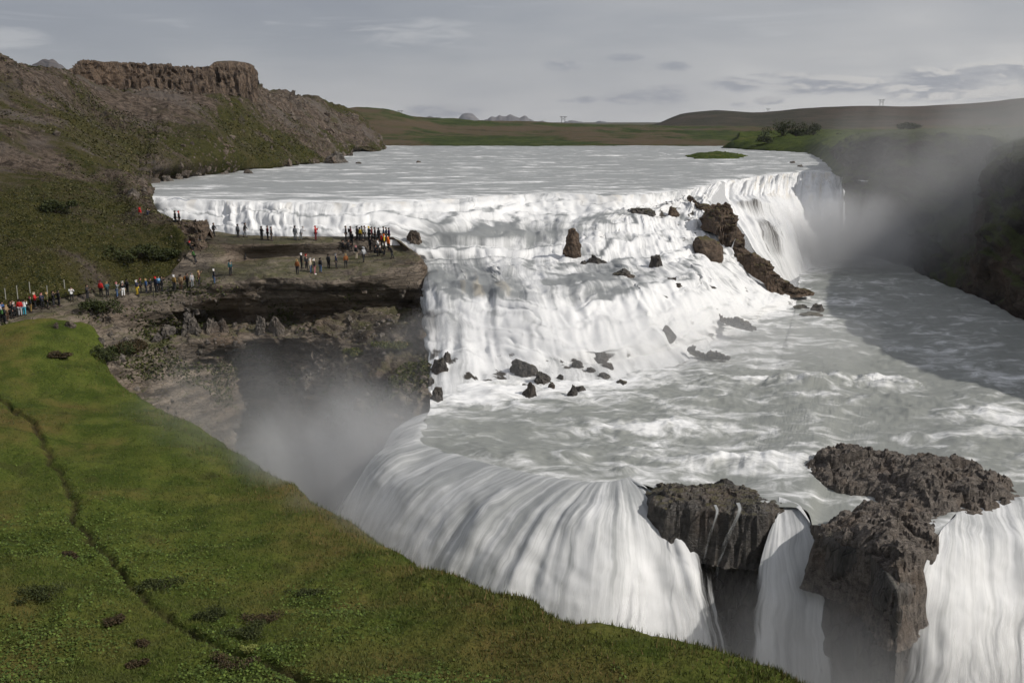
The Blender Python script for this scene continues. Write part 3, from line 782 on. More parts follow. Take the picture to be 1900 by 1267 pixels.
CREST = [(120, 361), (250, 364), (400, 370), (560, 374), (700, 374), (850, 367), (1000, 357), (1150, 360), (1270, 351), (1345, 336), (1400, 327), (1440, 323), (1490, 318), (1530, 318), (1562, 325), (1600, 335)]
crest = [Z(a, b, 0.0) for a, b in CREST]
# --- upper river
far = [np.array([x, 437.0, 0.0]) for x in np.linspace(-330, 330, len(crest))]
up2 = [c * .35 + f * .65 for c, f in zip(crest, far)]
up1 = [c * .72 + f * .28 for c, f in zip(crest, far)]
up0 = [c + (f - c) / np.linalg.norm(f - c) * 9.0 for c, f in zip(crest, far)]
rows = [[E(q, .34) for q in far], [E(q, .34) for q in up2], [E(q, .36) for q in up1], [E(q, .40) for q in up0],
        [E(c + np.array([0, 0, -.12]), .66, 0, .5) for i, c in enumerate(crest)]]
def d_river(p, uv, x, n):
    k = np.clip(p[:, 1] / 200, .7, 1.6)
    return (fbm(p * [.05, .16, .1], 4, 101) * .45 + np.maximum(fbm(p * [.1, .5, .1], 4, 102), -.1) * .42) * k * .8
water('upper_river', rows, .9, (2.2, 1.1, .6, .35), M_RIVER, d_river, .5, .4, wob=-1)

# --- stepped cascade below the left part of the crest
cc = crest[:10]
R1 = [D(120, 426, 136), D(256, 428, 135.5), D(400, 433, 131.5), D(560, 439, 127.5), D(700, 424, 127.5), D(850, 402, 133), Z(1000, 393, -2.3), Z(1150, 393, -2.2), Z(1262, 374, -1.5), D(1318, 374, 152)]
R2 = [D(120, 510, 133), D(262, 505, 132), D(400, 490, 129), D(600, 468, 125.8), Z(768, 448, -4.4), Z(880, 441, -4.1), Z(1010, 430, -3.8), Z(1110, 416, -3.2), Z(1205, 400, -2.6), D(1330, 434, 139)]
R2b = [D(120, 480, 126), D(262, 480, 125.5), D(400, 485, 126.5), D(610, 482, 125.5), Z(776, 470, -5.6), Z(880, 462, -5.3), Z(1005, 468, -5.8), Z(1110, 455, -5.1), Z(1215, 430, -4.2), D(1344, 456, 137)]
R3 = [D(120, 500, 126), D(262, 500, 125.5), D(400, 500, 125), D(640, 490, 125), Z(790, 484, -6.5), Z(880, 486, -6.4), Z(1005, 494, -6.8), Z(1120, 490, -6.6), Z(1232, 470, -6.0), D(1362, 480, 135)]
R4 = [D(120, 520, 126), D(262, 520, 125.5), D(400, 520, 125), D(700, 520, 122.5), Z(802, 508, -7.0), Z(900, 534, -7.3), Z(1030, 546, -7.5), Z(1160, 528, -7.3), Z(1285, 508, -7.4), D(1398, 518, 133.6)]
R4b = [D(120, 540, 126), D(262, 540, 125.5), D(400, 540, 125), D(730, 550, 121), D(800, 548, 108.5), D(900, 566, 104), D(1040, 582, 100.5), D(1175, 562, 105), D(1305, 540, 114), D(1422, 532, 133.2)]
R5 = [D(120, 570, 126), D(262, 570, 125.5), D(400, 570, 125), D(745, 585, 119), D(803, 584, 104), D(900, 592, 101), D(1050, 608, 98), D(1190, 590, 102), D(1325, 566, 112), D(1444, 542, 132.8)]
R5b = [D(120, 620, 126), D(262, 620, 125.5), D(400, 620, 125), D(765, 640, 112), D(802, 650, 97), D(905, 652, 95.6), D(1060, 655, 93.6), D(1210, 634, 99), D(1345, 596, 111), D(1466, 548, 132.6)]
R6 = [D(120, 660, 126), D(262, 660, 125.5), D(400, 660, 125), D(780, 690, 103), Z(797, 690, -12.7), Z(915, 690, -12.6), Z(1070, 680, -12.6), Z(1232, 655, -12.7), Z(1372, 606, -13.0), Z(1500, 548, -13.1)]
R7 = [D(120, 700, 126), D(262, 700, 125.5), D(400, 700, 125), D(785, 735, 96), Z(797, 742, -13.5), Z(925, 735, -13.5), Z(1085, 716, -13.5), Z(1250, 684, -13.5), Z(1390, 622, -13.5), Z(1512, 554, -13.5)]
FO = [
    [.62, .75, .8, .8, .85, .75, .75, .75, .7, .8],
    [.9, .95, .95, .95, .85, .8, .9, .85, .8, .75],
    [.8, .8, .8, .8, .4, .06, .08, .42, .7, .6],
    [.8, .8, .8, .8, .7, .66, .8, .85, .85, .7],
    [.7, .7, .7, .7, .35, .3, .7, .3, .75, .75],
    [.7, .7, .7, .7, .08, .05, .4, .2, .72, .75],
    [.7, .7, .7, .7, .6, .8, .95, .9, .9, .85],
    [.7, .7, .7, .7, .6, .82, .92, .9, .95, .9],
    [.9, .9, .9, .9, .85, .98, .98, .98, .98, .95],
    [.7, .7, .7, .7, .72, .78, .8, .9, .9, .8],
    [.7, .7, .7, .7, .55, .55, .6, .66, .62, .55]]
RO = np.zeros((11, 10))
RO[1, 8] = .5; RO[2, 8] = .45; RO[2, 7] = .3; RO[3, 9] = .5; RO[2, 9] = .4; RO[7, 4] = .62; RO[8, 4] = .45; RO[9, 5] = .42; RO[9, 6] = .45; RO[1, 6] = .25; RO[3, 6] = .2; RO[6, 8] = .35; RO[6, 7] = .25; RO[9, 4] = .2; RO[10, 5] = .26; RO[10, 6] = .3; RO[8, 8] = .1; RO[9, 8] = .22
LP = np.zeros((11, 10)); LP[0, :] = .8; LP[5, 4] = 1.3; LP[5, 5] = 1.1; LP[6, 4] = .9; LP[2, 8] = .6; LP[1, 7] = .4
rows = []
for r, R in enumerate([cc, R1, R2, R2b, R3, R4, R4b, R5, R5b, R6, R7]):
    rows.append([E(q + (np.array([0, 0, -.12]) if r == 0 else 0), FO[r][c] * .88, RO[r, c], LP[r, c]) for c, q in enumerate(R)])
def domes(uv, a, b, seed, sq=1.0):
    """rounded billows, as where water runs over boulders"""
    q = np.stack([uv[:, 0] * a, uv[:, 1] * b, np.full(len(uv), seed * .37)], 1)
    q = q + .35 * np.stack([noise3(q * 1.3, seed), noise3(q * 1.3 + 5, seed + 1), 0 * q[:, 0]], 1)
    q[:, 2] = .5
    f1, f2, c = worley(q, seed)
    return np.exp(-f1 * f1 * 2.2) * (.35 + .65 * sstep(0, .5, f2 - f1) * c)
def d_casc(p, uv, x, n):
    low = sstep(-10.4, -12.2, p[:, 2]) * sstep(20, 8, np.abs(p[:, 0] - 6))
    x[:, 1] += low * sstep(.1, .32, fbm(p * [.5, .5, .8], 4, 197, .6)) * .55
    x[:, 1] += sstep(12, 20, p[:, 0]) * sstep(.18, .36, fbm(p * [.35, .35, .8], 4, 198, .6)) * .5 * sstep(-.5, -1.5, p[:, 2])
    steep = np.clip(1.1 - n[:, 2], 0, 1)
    f = x[:, 0]
    k = np.clip(f - .3, .04, .6) / .6
    lobes = uvn(uv, .2, .035, 3, 111) * 1.3 + uvn(uv, .8, .07, 3, 112) * .3
    strm = uvn(uv, 2.4, .12, 2, 113) * .07
    turb = fbm(p * [.5, .6, .5], 4, 114, .55) * (.2 + .16 * sstep(-9, -7, p[:, 2])) + uvn(uv, 1.3, .14, 3, 115) * .34
    big = fbm(p * [.11, .14, .1], 3, 116) * .9
    dm = domes(uv, .25, .1, 118) * 1.3 + domes(uv, .6, .2, 119) * .45
    ed = np.where((p[:, 0] < -12) & (p[:, 1] > 120), .12 + .88 * sstep(-4.2, -2.5, p[:, 2]), 1.0)
    return (lobes * (.2 + steep) * .8 + (strm + turb + dm) * k * .62 + big * .7) * sstep(0, 2.5, np.abs(uv[:, 1])) * ed
water('cascade', rows, .25, (.22, .24, .2, .2, .2, .2, .2, .2, .2, .24), M_FALL, d_casc, .45, .2, lips=(4.0, .16, 5), wob=1, steps=(1.5, .85, 195, -12.9, -.6))

# --- right upper fall
ci = crest[9:]
S1 = [D(1345, 366, 161), D(1392, 365, 168), D(1436, 360, 180), D(1488, 362, 192), D(1530, 366, 190.5), D(1562, 374, 187.5), D(1600, 380, 184)]
S2 = [D(1352, 378, 158), D(1402, 374, 163), D(1450, 380, 174), D(1496, 390, 186), D(1531, 398, 187.5), D(1562, 402, 184.5), D(1600, 405, 181)]
S3 = [D(1362, 404, 155), D(1412, 403, 161), D(1458, 412, 169), D(1500, 424, 181), D(1532, 430, 184), D(1562, 434, 182), D(1600, 436, 179)]
S4 = [D(1376, 424, 151), D(1424, 416, 157), D(1466, 432, 164), D(1504, 446, 177), D(1532, 450, 181), D(1562, 452, 180), D(1600, 455, 178)]
S5 = [D(1400, 464, 146), D(1440, 468, 151), D(1476, 468, 160), D(1508, 472, 173), D(1532, 472, 178), D(1562, 472, 178), D(1600, 472, 176)]
S6 = [Z(1452, 530, -13.2), Z(1470, 520, -13.2), Z(1490, 508, -13.2), Z(1512, 494, -13.2), Z(1534, 482, -13.2), Z(1562, 476, -13.2), Z(1600, 474, -13.2)]
FR = [[.7, .6, .5, .55, .6, .5, .5], [.9, .9, .85, .9, .85, .7, .6], [.8, .78, .9, .95, .9, .75, .6], [.85, .8, .9, .95, .9, .75, .6], [.9, .85, .9, .95, .95, .8, .7], [.9, .8, .9, .95, .95, .9, .8], [.85, .85, .85, .9, .9, .9, .8]]
RR = np.zeros((7, 7)); RR[2, 1] = .62; RR[3, 1] = .5; RR[2, 0] = .45; RR[4, 1] = .66; RR[5, 1] = .62; RR[4, 2] = .2; RR[3, 0] = .1; RR[1, 5] = .2; RR[2, 5] = .3; RR[3, 5] = .2
LR = np.zeros((7, 7)); LR[0, 0:4] = 1.1; LR[0, 4] = 1.2; LR[1, 1:5] = .75; LR[2, 4] = .5
rows = [[E(q + (np.array([0, 0, -.12]) if r == 0 else 0) + (np.array([0, 14., -2.0]) if c == 6 else 0), FR[r][c], RR[r, c], LR[r, c]) for c, q in enumerate(R)] for r, R in enumerate([ci, S1, S2, S3, S4, S5, S6])]
def d_rf(p, uv, x, n):
    return (uvn(uv, .3, .03, 3, 121) * 1.0 + uvn(uv, 1.1, .05, 3, 122) * .5 + fbm(p * .12, 3, 123) * .6 + fbm(p * .6, 3, 124) * .15) * sstep(0, 3, uv[:, 1])
water('right_fall', rows, .35, (.35, .35, .35, .35, .35, .4), M_FALL, d_rf, .45, .25, lips=(3.0, .2, 6), wob=1)

# --- the middle reach, from the foot of the cascade to the edge of the lower fall
LIPP = [(735, 772), (690, 832), (770, 880), (880, 915), (1000, 940), (1120, 950), (1226, 932), (1320, 945), (1430, 962), (1512, 968), (1530, 992), (1600, 1018), (1665, 1085), (1722, 1028), (1790, 1012), (1900, 985), (2100, 985), (2400, 1010)]
BKP = [(797, 730), (850, 728), (950, 718), (1080, 700), (1200, 676), (1310, 640), (1400, 602), (1488, 552), (1496, 505), (1590, 472), (1680, 494), (1740, 522), (1800, 545), (1850, 568), (1920, 600), (2050, 645), (2250, 740), (2500, 860)]
lip = [Z(a, b, -13.2) for a, b in LIPP]
bk = [Z(a, b, -13.2) for a, b in BKP]
fm = [1.0, 1.0, 1.0, .95, .95, .95, .9, .85, .9, .8, .35, .3, .3, .3, .3, .3, .3, .3]
fm1 = [.8, .75, .7, .68, .7, .68, .58, .42, .36, .36, .3, .28, .28, .3, .3, .3, .3, .3]
fm2 = [.6, .5, .42, .38, .4, .46, .5, .48, .44, .42, .34, .34, .36, .4, .4, .4, .4, .4]
fm3 = [.6, .42, .34, .34, .4, .46, .46, .36, .3, .28, .27, .26, .3, .38, .44, .4, .4, .4]
fm4 = [.5, .4, .4, .42, .46, .5, .44, .34, .4, .4, .3, .3, .35, .45, .5, .55, .5, .5]
def mixr(a, b, t, dz=0):
    return [q * (1 - t) + w * t + np.array([0, 0, dz]) for q, w in zip(a, b)]
LB = []
BACKD = [2.9, 3.8, 5.1, 5.4, 5.4, 4.8, 3.3, .9, 1.8, 1.8, 1.4, 1.8, 4.5, 2.8, 5.3, 5.4, 5.4, 5.4]
OUT = [(-.95, -.3), (-.92, -.4), (-.86, -.51), (-.78, -.62), (-.6, -.8), (-.22, -.97), (.25, -.97), (0, -1), (-.1, -1), (.05, -1), (0, -1), (0, -1), (0, -1), (-.5, -.87), (-.35, -.94), (-.25, -.97), (-.2, -.98), (-.2, -.98)]
for i, q in enumerate(lip):
    o = np.array([*OUT[i], 0.0]); 
    LB.append(q - o * BACKD[i] + np.array([0, 0, -.5 if i in (10, 11, 12) else (-.2 if i == 7 else .04)]))
rows = [[E(q + np.array([0, 1.5, -.1]), f) for q, f in zip(bk, fm)], [E(q, f) for q, f in zip(mixr(bk, LB, .2), fm1)], [E(q, f) for q, f in zip(mixr(bk, LB, .42), fm2)],
        [E(q, f) for q, f in zip(mixr(bk, LB, .7), fm3)], [E(q, f) for q, f in zip(LB, fm4)]]
HUMPS = [(1625, 705, 4.5, 2.2, 1.0), (1600, 740, 7, 1.6, .7), (1200, 790, 7, 2, .5), (1330, 860, 4, 1.6, .9), (1440, 860, 4, 1.5, .7), (1640, 600, 8, 1.4, .5), (1500, 715, 9, 2.2, .8), (1180, 880, 4, 1.5, .5), (980, 850, 6, 2, .4), (1750, 765, 10, 2, .5), (1850, 805, 8, 1.5, .4), (1400, 705, 10, 1.8, .6), (1690, 645, 9, 1.5, .5), (1330, 745, 8, 1.6, .4), (1100, 800, 9, 1.6, .3)]
def d_pool(p, uv, x, n):
    d = fbm(p * [.08, .14, .1], 4, 131) * .7 + fbm(p * [.3, .55, .3], 4, 132) * .3 + np.abs(fbm(p * [.8, 1.2, .8], 3, 133)) * .22 + np.abs(fbm(p * [.3, .5, .3], 3, 137)) * .3
    d = d * (.45 + x[:, 0])
    for a, b, rx, ry, h in HUMPS:
        c = Z(a, b, -13.2)
        r = ((p[:, 0] - c[0]) / rx) ** 2 + ((p[:, 1] - c[1]) / ry) ** 2
        e = np.exp(-r * 1.2)
        d = d + h * e * (.7 + fbm(p * .5, 3, 134) * .8)
        x[:, 0] += .3 * h * e
    L = uv[:, 1].max()
    return d * sstep(L, L - 5, uv[:, 1])
water('river_pool', rows, .27, .27, M_POOL, d_pool, .5, .5)

# --- the wet wall that the lower fall drops over
WTOP = []
rows = []
prof_w = [(-1.2, .1), (0.1, -.25), (.4, -1.2), (.5, -4), (.7, -9), (1.3, -15), (2.2, -24)]
for d_, z_ in prof_w:
    r = []
    for i, q in enumerate(lip):
        o = np.array([*OUT[i], 0.0])
        onw = i in (7, 10, 11, 12)
        sb = 0.0 if onw else (1.0 if i in (8, 9, 13) else (1.3 if i == 6 else 2.2))
        r.append(q + o * (d_ - sb) + np.array([0, 0, z_ - (0 if onw else 1.3)]))
    rows.append(r)
G, _, UV = loft(rows, .25, (.3, .25, .25, .3, .4, .6), .3, .4)
N = normals(G)
if N[8, N.shape[1] // 3, 1] > 0: N = -N
p = G.reshape(-1, 3)
lo = np.clip((-13.2 - p[:, 2]) / 1.5, 0.0, 1)
dsp = (facets(p, (.5, .5, .2), 141) * .5 + facets(p, (1.3, 1.3, .7), 142) * .28 + fbm(p * .2, 4, 143) * .6) * lo
G = G + N * dsp.reshape(G.shape[:2])[..., None]
structure(sheet('gorge_wall', G, M_WALL, UV))
structure(sheet('gorge_bed', np.array([[(-80, 30, -36), (120, 30, -36)], [(-80, 200, -36), (120, 200, -36)]], float), M_WALL))

# --- lower falls
def fall(name, cols, prof, foam, su, seed, rockv=0.0, amp=1.0, mat=None, lipv=.3, side=(.0, .8), body=-.5, shift=0.0):
    """cols: (lip point, outward direction, reach)"""
    rows = []
    nc = len(cols)
    for r, (d_, z_) in enumerate(prof):
        t = sstep(2, 5, r)
        row = []
        for c, (q, o, k, fa) in enumerate(cols):
            v = body
            for e_, s_ in ((c, side[0]), (nc - 1 - c, side[1])):
                if e_ == 1 and nc > 5: v = max(v, -.5 + (s_ * .45 + .5) * t)
            if c == 0: v = max(v, -.5 + (side[0] + .5) * t)
            if c == nc - 1: v = max(v, -.5 + (side[1] + .5) * t)
            if body > -.5: v = body * t + (1 - t) * 1.3
            row.append(E(q + np.array([*o, 0]) * (d_ * k + shift * sstep(2, 4, r)) + np.array([0, 0, z_ + shift * .3]), foam[r] + fa, rockv * (1 if 3 < r else 0), lipv if 2 < r < 5 else 0, v))
        rows.append(row)
    def dd(p, uv, x, n):
        g = sstep(0, 5.0, uv[:, 1])
        return (uvn(uv + np.stack([fbm(p * .12, 2, seed + 6) * 2.5, 0 * uv[:, 0]], 1), .28, .03, 3, seed) * .5 + uvn(uv, .85, .05, 3, seed + 1) * .2 + fbm(p * .25, 4, seed + 3) * .5 + domes(uv, .3, .13, seed + 4) * .8 * sstep(7, 14, uv[:, 1])) * amp * g
    return water(name, rows, su, (.3, .3, .25, .22, .22, .25, .3, .4)[:len(prof) - 1], mat or M_FALL, dd, .5, .45)

PROF = [(-6.4, -.25), (-4.9, .1), (-2.4, -.3), (-.2, -1.05), (1.7, -2.8), (3.6, -6.2), (5.4, -11.5), (6.9, -18), (7.8, -23)]
k = lambda i, r=1.0, f=0.0: (lip[i], OUT[i], r, f)
half = lambda a, b, t, r, f=0: (lip[a] * (1 - t) + lip[b] * t, tuple(np.array(OUT[a]) * (1 - t) + np.array(OUT[b]) * t), r, f)
FOAM = [.3, .26, .26, .36, .55, .68, .74, .8, .9]
LOWC = [k(0, .55, .2), k(1, .7, .1), half(1, 2, .5, .85), k(2, .95), k(3, 1.0), k(4, 1.0), half(4, 5, .5, 1.0, .02), k(5, 1.02, .1), half(5, 6, .5, .95, .2), (lip[6], (.3, -.95), .95, .25), (lip[6] * .7 + lip[7] * .3, (.5, -.87), .85, .2), (lip[6] * .5 + lip[7] * .5, (.6, -.8), .8, .1)]
fall('lower_fall', LOWC, PROF, FOAM, .2, 151, mat=M_LOWER, side=(.3, 1.1))
fall('lower_fall_veil', LOWC, PROF, [.8] * 9, .2, 251, mat=M_LOWER, side=(.6, 1.1), body=.62, shift=.7)
lf = [Z(1424, 960, -13.2), Z(1452, 963, -13.2), Z(1485, 966, -13.2), Z(1526, 975, -13.2)]
fall('middle_fall', [(lf[0] * .9 + lf[1] * .1, (-.6, -.8), .6, .0), (lf[0] * .5 + lf[1] * .5, (-.35, -.93), .62, .08), (lf[1], (-.2, -1), .66, .1), (lf[2], (-.05, -1), .62, .05), (lf[3] * .8 + lf[2] * .2, (.1, -1), .6, .0), (lf[3], (.3, -.95), .55, .0)], PROF, [.45, .45, .4, .5, .6, .6, .62, .64, .7], .12, 161, amp=.8, rockv=.1, mat=M_LOWER, side=(.75, .85))
NEARC = [(Z(1716, 1034, -13.2), (-.6, -.8), .5, .0), (Z(1732, 1026, -13.2), (-.5, -.87), .75, .05), (Z(1760, 1018, -13.2), (-.45, -.89), .95, .05), k(14, 1.0, .06), k(15, 1.0, .06), k(16, 1.0, .05), k(17, 1.0)]
fall('near_fall', NEARC, PROF, [.45, .45, .5, .62, .72, .7, .72, .75, .8], .2, 171, mat=M_LOWER, side=(.8, -.5))
fall('near_fall_veil', NEARC, PROF, [.8] * 9, .2, 271, mat=M_LOWER, side=(.8, .6), body=.62, shift=.7)
# ------------------------------------------------------------------ rocks
M_BLOCK = m_rock('islet_rock', (.05, .043, .038), (.225, .195, .168), moss_amt=0, scale=1.7, strata=(1, 1.5, 1.6), bumps=.9, dist=.1, warm=(.16, .12, .09))
M_WET = m_rock('wet_rock', (.02, .018, .016), (.085, .075, .065), moss=(.08, .07, .02), moss_at=(.75, 1.0), moss_amt=.6, scale=.8, strata=(1, 1, 2), bumps=.8, dist=.12, spec=.5, rough=.6)
M_CRAG = m_rock('crag_rock', (.045, .034, .026), (.17, .125, .092), moss=(.1, .095, .025), moss_at=(.7, 1.0), moss_amt=.7, scale=.6, strata=(1, 1, 3.4), bumps=.9, dist=.2)
M_BOULD = m_rock('boulder_rock', (.045, .04, .036), (.2, .175, .15), moss=(.08, .08, .025), moss_at=(.85, 1.1), moss_amt=.5, scale=.8, strata=(1, 1, 1.4), bumps=.8, dist=.12)
WATER_KEYS = ('upper_river', 'cascade', 'right_fall', 'river_pool', 'lower_fall', 'middle_fall', 'near_fall')
LAND_KEYS = ('hill', 'bench', 'meadow', 'rwall')
_ico = {}
def ico(n):
    if n not in _ico:
        bm = bmesh.new(); bmesh.ops.create_icosphere(bm, subdivisions=n, radius=1)
        _ico[n] = (np.array([v.co[:] for v in bm.verts]), np.array([[v.index for v in f.verts] for f in bm.faces])); bm.free()
    return _ico[n]

def rock_mesh(size, seed, n=4, cuts=10, rough=.1, bl=.12):
    v, f = ico(n)
    v = v.copy()
    r = np.random.default_rng(seed)
    for _ in range(cuts):
        nn = r.normal(size=3); nn[2] = abs(nn[2]) * .8; nn /= np.linalg.norm(nn)
        d = r.uniform(.5, .85)
        e = np.maximum(v @ nn - d, 0)
        v -= e[:, None] * nn
    nrm = v / np.linalg.norm(v, axis=1, keepdims=True)
    v = v + nrm * (fbm(v * 1.6 + seed, 4, seed) * rough + blocky(v + seed * 3.1, 2.6, seed) * bl)[:, None]
    v = v * (np.asarray(size) / 2)
    return raw_mesh('rock', v, f, smooth=False)

def boulder(px, py, wpx, hpx, label, mat=None, seed=0, deep=.8, name='boulder', cat='boulder', keys=None, sink=.4, group=None, bl=.12, n=4):
    h = hit(px, py, keys)
    if h is None:
        print('no hit', label); return
    loc = h[0]; dist = (loc - Vector(CAMPOS)).length
    w_ = wpx / F * dist; hh = hpx / F * dist / (1 - sink)
    me = rock_mesh((w_, w_ * deep, hh), seed + 11, n, bl=bl)
    o = link(name, me, mat or M_WET, loc=(loc.x, loc.y + w_ * deep * .3, loc.z + hh * (.5 - sink)))
    o.rotation_euler = (0, 0, 0)
    setprops(o, label, cat, group)
    return o

def poly_dist(P, poly):
    """signed distance (inside > 0) of the points P (n, 2) to a polygon"""
    d = np.full(len(P), 1e9); inside = np.zeros(len(P), bool)
    for a, b in zip(poly, np.roll(poly, -1, 0)):
        ab = b - a
        t = np.clip(((P - a) @ ab) / (ab @ ab), 0, 1)
        d = np.minimum(d, np.linalg.norm(P - (a + t[:, None] * ab), axis=1))
        c = (a[1] > P[:, 1]) != (b[1] > P[:, 1])
        xi = a[0] + (P[:, 1] - a[1]) / (ab[1] if abs(ab[1]) > 1e-9 else 1e-9) * ab[0]
        inside ^= c & (P[:, 0] < xi)
    return np.where(inside, d, -d)

def islet(name, outline, zb, hmax, rise, mat, label, cat, seed, step=.16, chunk=.55, amp=.45, foot=1.6, smooth=False):
    poly = np.array([Z(a, b, zb)[:2] for a, b in outline])
    lo = poly.min(0) - 1.2; hi = poly.max(0) + 1.2
    nx, ny = [int(math.ceil(t)) for t in (hi - lo) / step]
    X, Y = np.meshgrid(np.linspace(lo[0], hi[0], nx), np.linspace(lo[1], hi[1], ny))
    P = np.stack([X.ravel(), Y.ravel(), X.ravel() * 0], 1)
    sd = poly_dist(P[:, :2], poly) + fbm(P * .8, 4, seed) * .6
    h = np.where(sd > 0, hmax * (1 - np.exp(-np.maximum(sd, 0) * rise / hmax)), sd * 5)
    q = P + np.stack([0 * sd, 0 * sd, h * .4], 1)
    b1 = facets(q, (chunk * .6, chunk * .7, chunk * .6), seed + 1); b2 = facets(q, (chunk * 1.7, chunk * 2.4, chunk * 2), seed + 2, 1.1); b3 = facets(q, (chunk * 3.6, chunk * 5.4, chunk * 4), seed + 3, 1.4)
    k = sstep(-.6, .7, sd)
    h = h + (b1 * amp + b2 * amp * .55 + b3 * amp * .38 + fbm(P * .35, 3, seed + 4) * amp * 1.2) * k
    h = np.maximum(h, -foot)
    V = np.stack([P[:, 0] + noise3(P * 2.2, seed) * .12, P[:, 1] + noise3(P * 2.2 + 9, seed) * .12, zb + h], 1)
    f = grid_faces(ny, nx)
    f = f[(h[f] > -foot + .02).any(1)]
    used = np.unique(f); remap = np.full(len(V), -1); remap[used] = np.arange(len(used))
    c = V[used].mean(0); c[2] = zb
    me = raw_mesh(name, V[used] - c, remap[f], smooth)
    o = link(name, me, mat, loc=c)
    return setprops(o, label, cat)

def ridge(name, pts, mat, label, cat, seed, step=.16, amp=.4, cell=1.0):
    """pts: (px, py of the crest, distance, half width, height); an uneven spine of rock"""
    C = np.array([np.append(D(a, b, y), [w_, h_]) for a, b, y, w_, h_ in pts])
    seg = np.linalg.norm(np.diff(C[:, :3], axis=0), axis=1)
    C = crom(C, [max(2, int(s / step)) for s in seg], .45)
    T = np.gradient(C[:, :3], axis=0); T[:, 2] = 0; T /= np.maximum(np.linalg.norm(T, axis=1, keepdims=True), 1e-6)
    S = np.stack([T[:, 1], -T[:, 0], 0 * T[:, 0]], 1)
    th = np.linspace(-1, 1, 44)
    cr = np.sign(th) * np.abs(th) ** 1.4
    dn = 1 - np.sqrt(np.clip(1 - np.abs(th) ** 2.6, 0, 1))
    G = C[:, None, :3] + S[:, None] * (cr[None, :, None] * C[:, None, 3:4]) - np.array([0, 0, 1.0]) * (dn[None, :, None] * C[:, None, 4:5])
    N = normals(G)
    if N[:, 22, 2].mean() < 0: N = -N
    p = G.reshape(-1, 3)
    taper = np.clip(np.minimum(np.arange(len(C)), np.arange(len(C))[::-1]) / 6.0, .15, 1)[:, None] * np.ones((1, 44))
    d = (facets(p, (.35 * cell, .35 * cell, 1.0 * cell), seed) * amp + facets(p, (.9 * cell, .9 * cell, 2.2 * cell), seed + 1) * amp * .6 + facets(p, (2.2, 2.2, 3.5), seed + 2) * amp * .25 + fbm(p * .4, 3, seed) * amp * .8) * taper.ravel()
    G = G + N * d.reshape(G.shape[:2])[..., None]
    c = p.mean(0)
    G = G - c
    G[0] = G[0].mean(0); G[-1] = G[-1].mean(0)
    o = sheet(name, G, mat, smooth=False); o.location = c
    return setprops(o, label, cat)

ISL2 = [(1487, 868), (1510, 848), (1560, 834), (1610, 840), (1650, 848), (1720, 850), (1790, 864), (1850, 882), (1893, 908), (1893, 945), (1840, 952), (1760, 955), (1737, 965), (1738, 1000), (1722, 1030), (1690, 1060), (1665, 1085), (1640, 1052), (1592, 1016), (1515, 988), (1545, 960), (1600, 945), (1645, 930), (1625, 908), (1560, 903), (1510, 888)]
islet('rock_islet', ISL2, -13.25, 1.15, .7, M_BLOCK, 'large jagged grey rock outcrop splitting the water at the brink of the lower falls', 'rock outcrop', 201, step=.11, amp=.4, foot=3.4)
ISL1 = [(1206, 934), (1196, 914), (1214, 900), (1240, 902), (1264, 904), (1300, 902), (1350, 896), (1385, 908), (1432, 922), (1462, 938), (1440, 950), (1405, 960), (1350, 954), (1300, 949), (1236, 944)]
islet('rock_islet', ISL1, -13.3, .5, .5, M_WET, 'low dark rubbly rock lip with two thin trickles falling from it', 'rock outcrop', 211, step=.09, amp=.26, foot=3.2)
ridge('crag', [(1278, 362, 151, .5, .5), (1296, 372, 149, .8, 1.2), (1316, 392, 144, 1.0, 1.4), (1330, 378, 139, 1.8, 3.6), (1350, 380, 138, 1.9, 4.6), (1362, 410, 137, 1.5, 4.2), (1366, 432, 136.5, 1.2, 3.0)], M_CRAG, 'tall layered brown crag standing between the cascade and the far right fall', 'crag', 221, amp=.5)
ridge('crag', [(1364, 442, 136.2, .9, 2.0), (1383, 458, 135.2, 1.1, 2.4), (1404, 476, 134.2, 1.2, 2.6), (1424, 486, 133.6, 1.4, 2.8), (1436, 506, 133.2, 1.4, 2.6), (1454, 520, 133, 1.2, 2.2), (1474, 529, 133, 1.1, 1.5), (1500, 538, 133.2, .8, .7), (1512, 543, 133, .3, .4)], M_CRAG, 'mossy brown rock spine running down into the pool below the layered crag', 'crag', 231, amp=.35)
ridge('rock_ledge', [(270, 406, 127.6, .8, .8), (300, 408, 127, 1.0, 1.2), (340, 405, 126.4, 1.2, 1.6), (372, 410, 125.8, 1.2, 2.0), (388, 424, 125.4, .9, 1.6)], M_CRAG, 'broken rock ledge with little cascades at the foot of the grassy slope', 'rock ledge', 241, amp=.35)
ridge('rock_ledge', [(1318, 584, 111.5, .4, .4), (1345, 589, 110, .6, .5), (1375, 599, 108, .7, .5), (1402, 608, 106.5, .4, .4)], M_WET, 'long low black reef at the right foot of the white cascade', 'rock ledge', 251, amp=.42, cell=2.6, step=.1)
ridge('rock_ledge', [(1278, 642, 99.6, .3, .4), (1300, 652, 98.4, .5, .5), (1330, 658, 97.6, .5, .4), (1356, 662, 97, .3, .3)], M_WET, 'thin dark reef reaching from the cascade foot into the calm grey pool', 'rock ledge', 261, amp=.4, cell=2.8, step=.1)
ridge('rock_ledge', [(1240, 514, 113.5, .4, .6), (1254, 530, 112.3, .7, .9), (1270, 545, 111, .7, .9), (1284, 558, 110, .4, .6)], M_WET, 'slanting wet black rock rib showing through the right of the cascade', 'rock ledge', 271, amp=.5, cell=2.4, step=.1)
B = boulder
B(1063, 479, 40, 52, 'upright brown rock pillar standing alone in the cascade', M_CRAG, 1, .8, 'rock_pillar', 'rock', WATER_KEYS, .15)
B(1106, 489, 42, 15, 'flat dark boulder just right of the upright pillar', None, 2, .8, keys=WATER_KEYS)
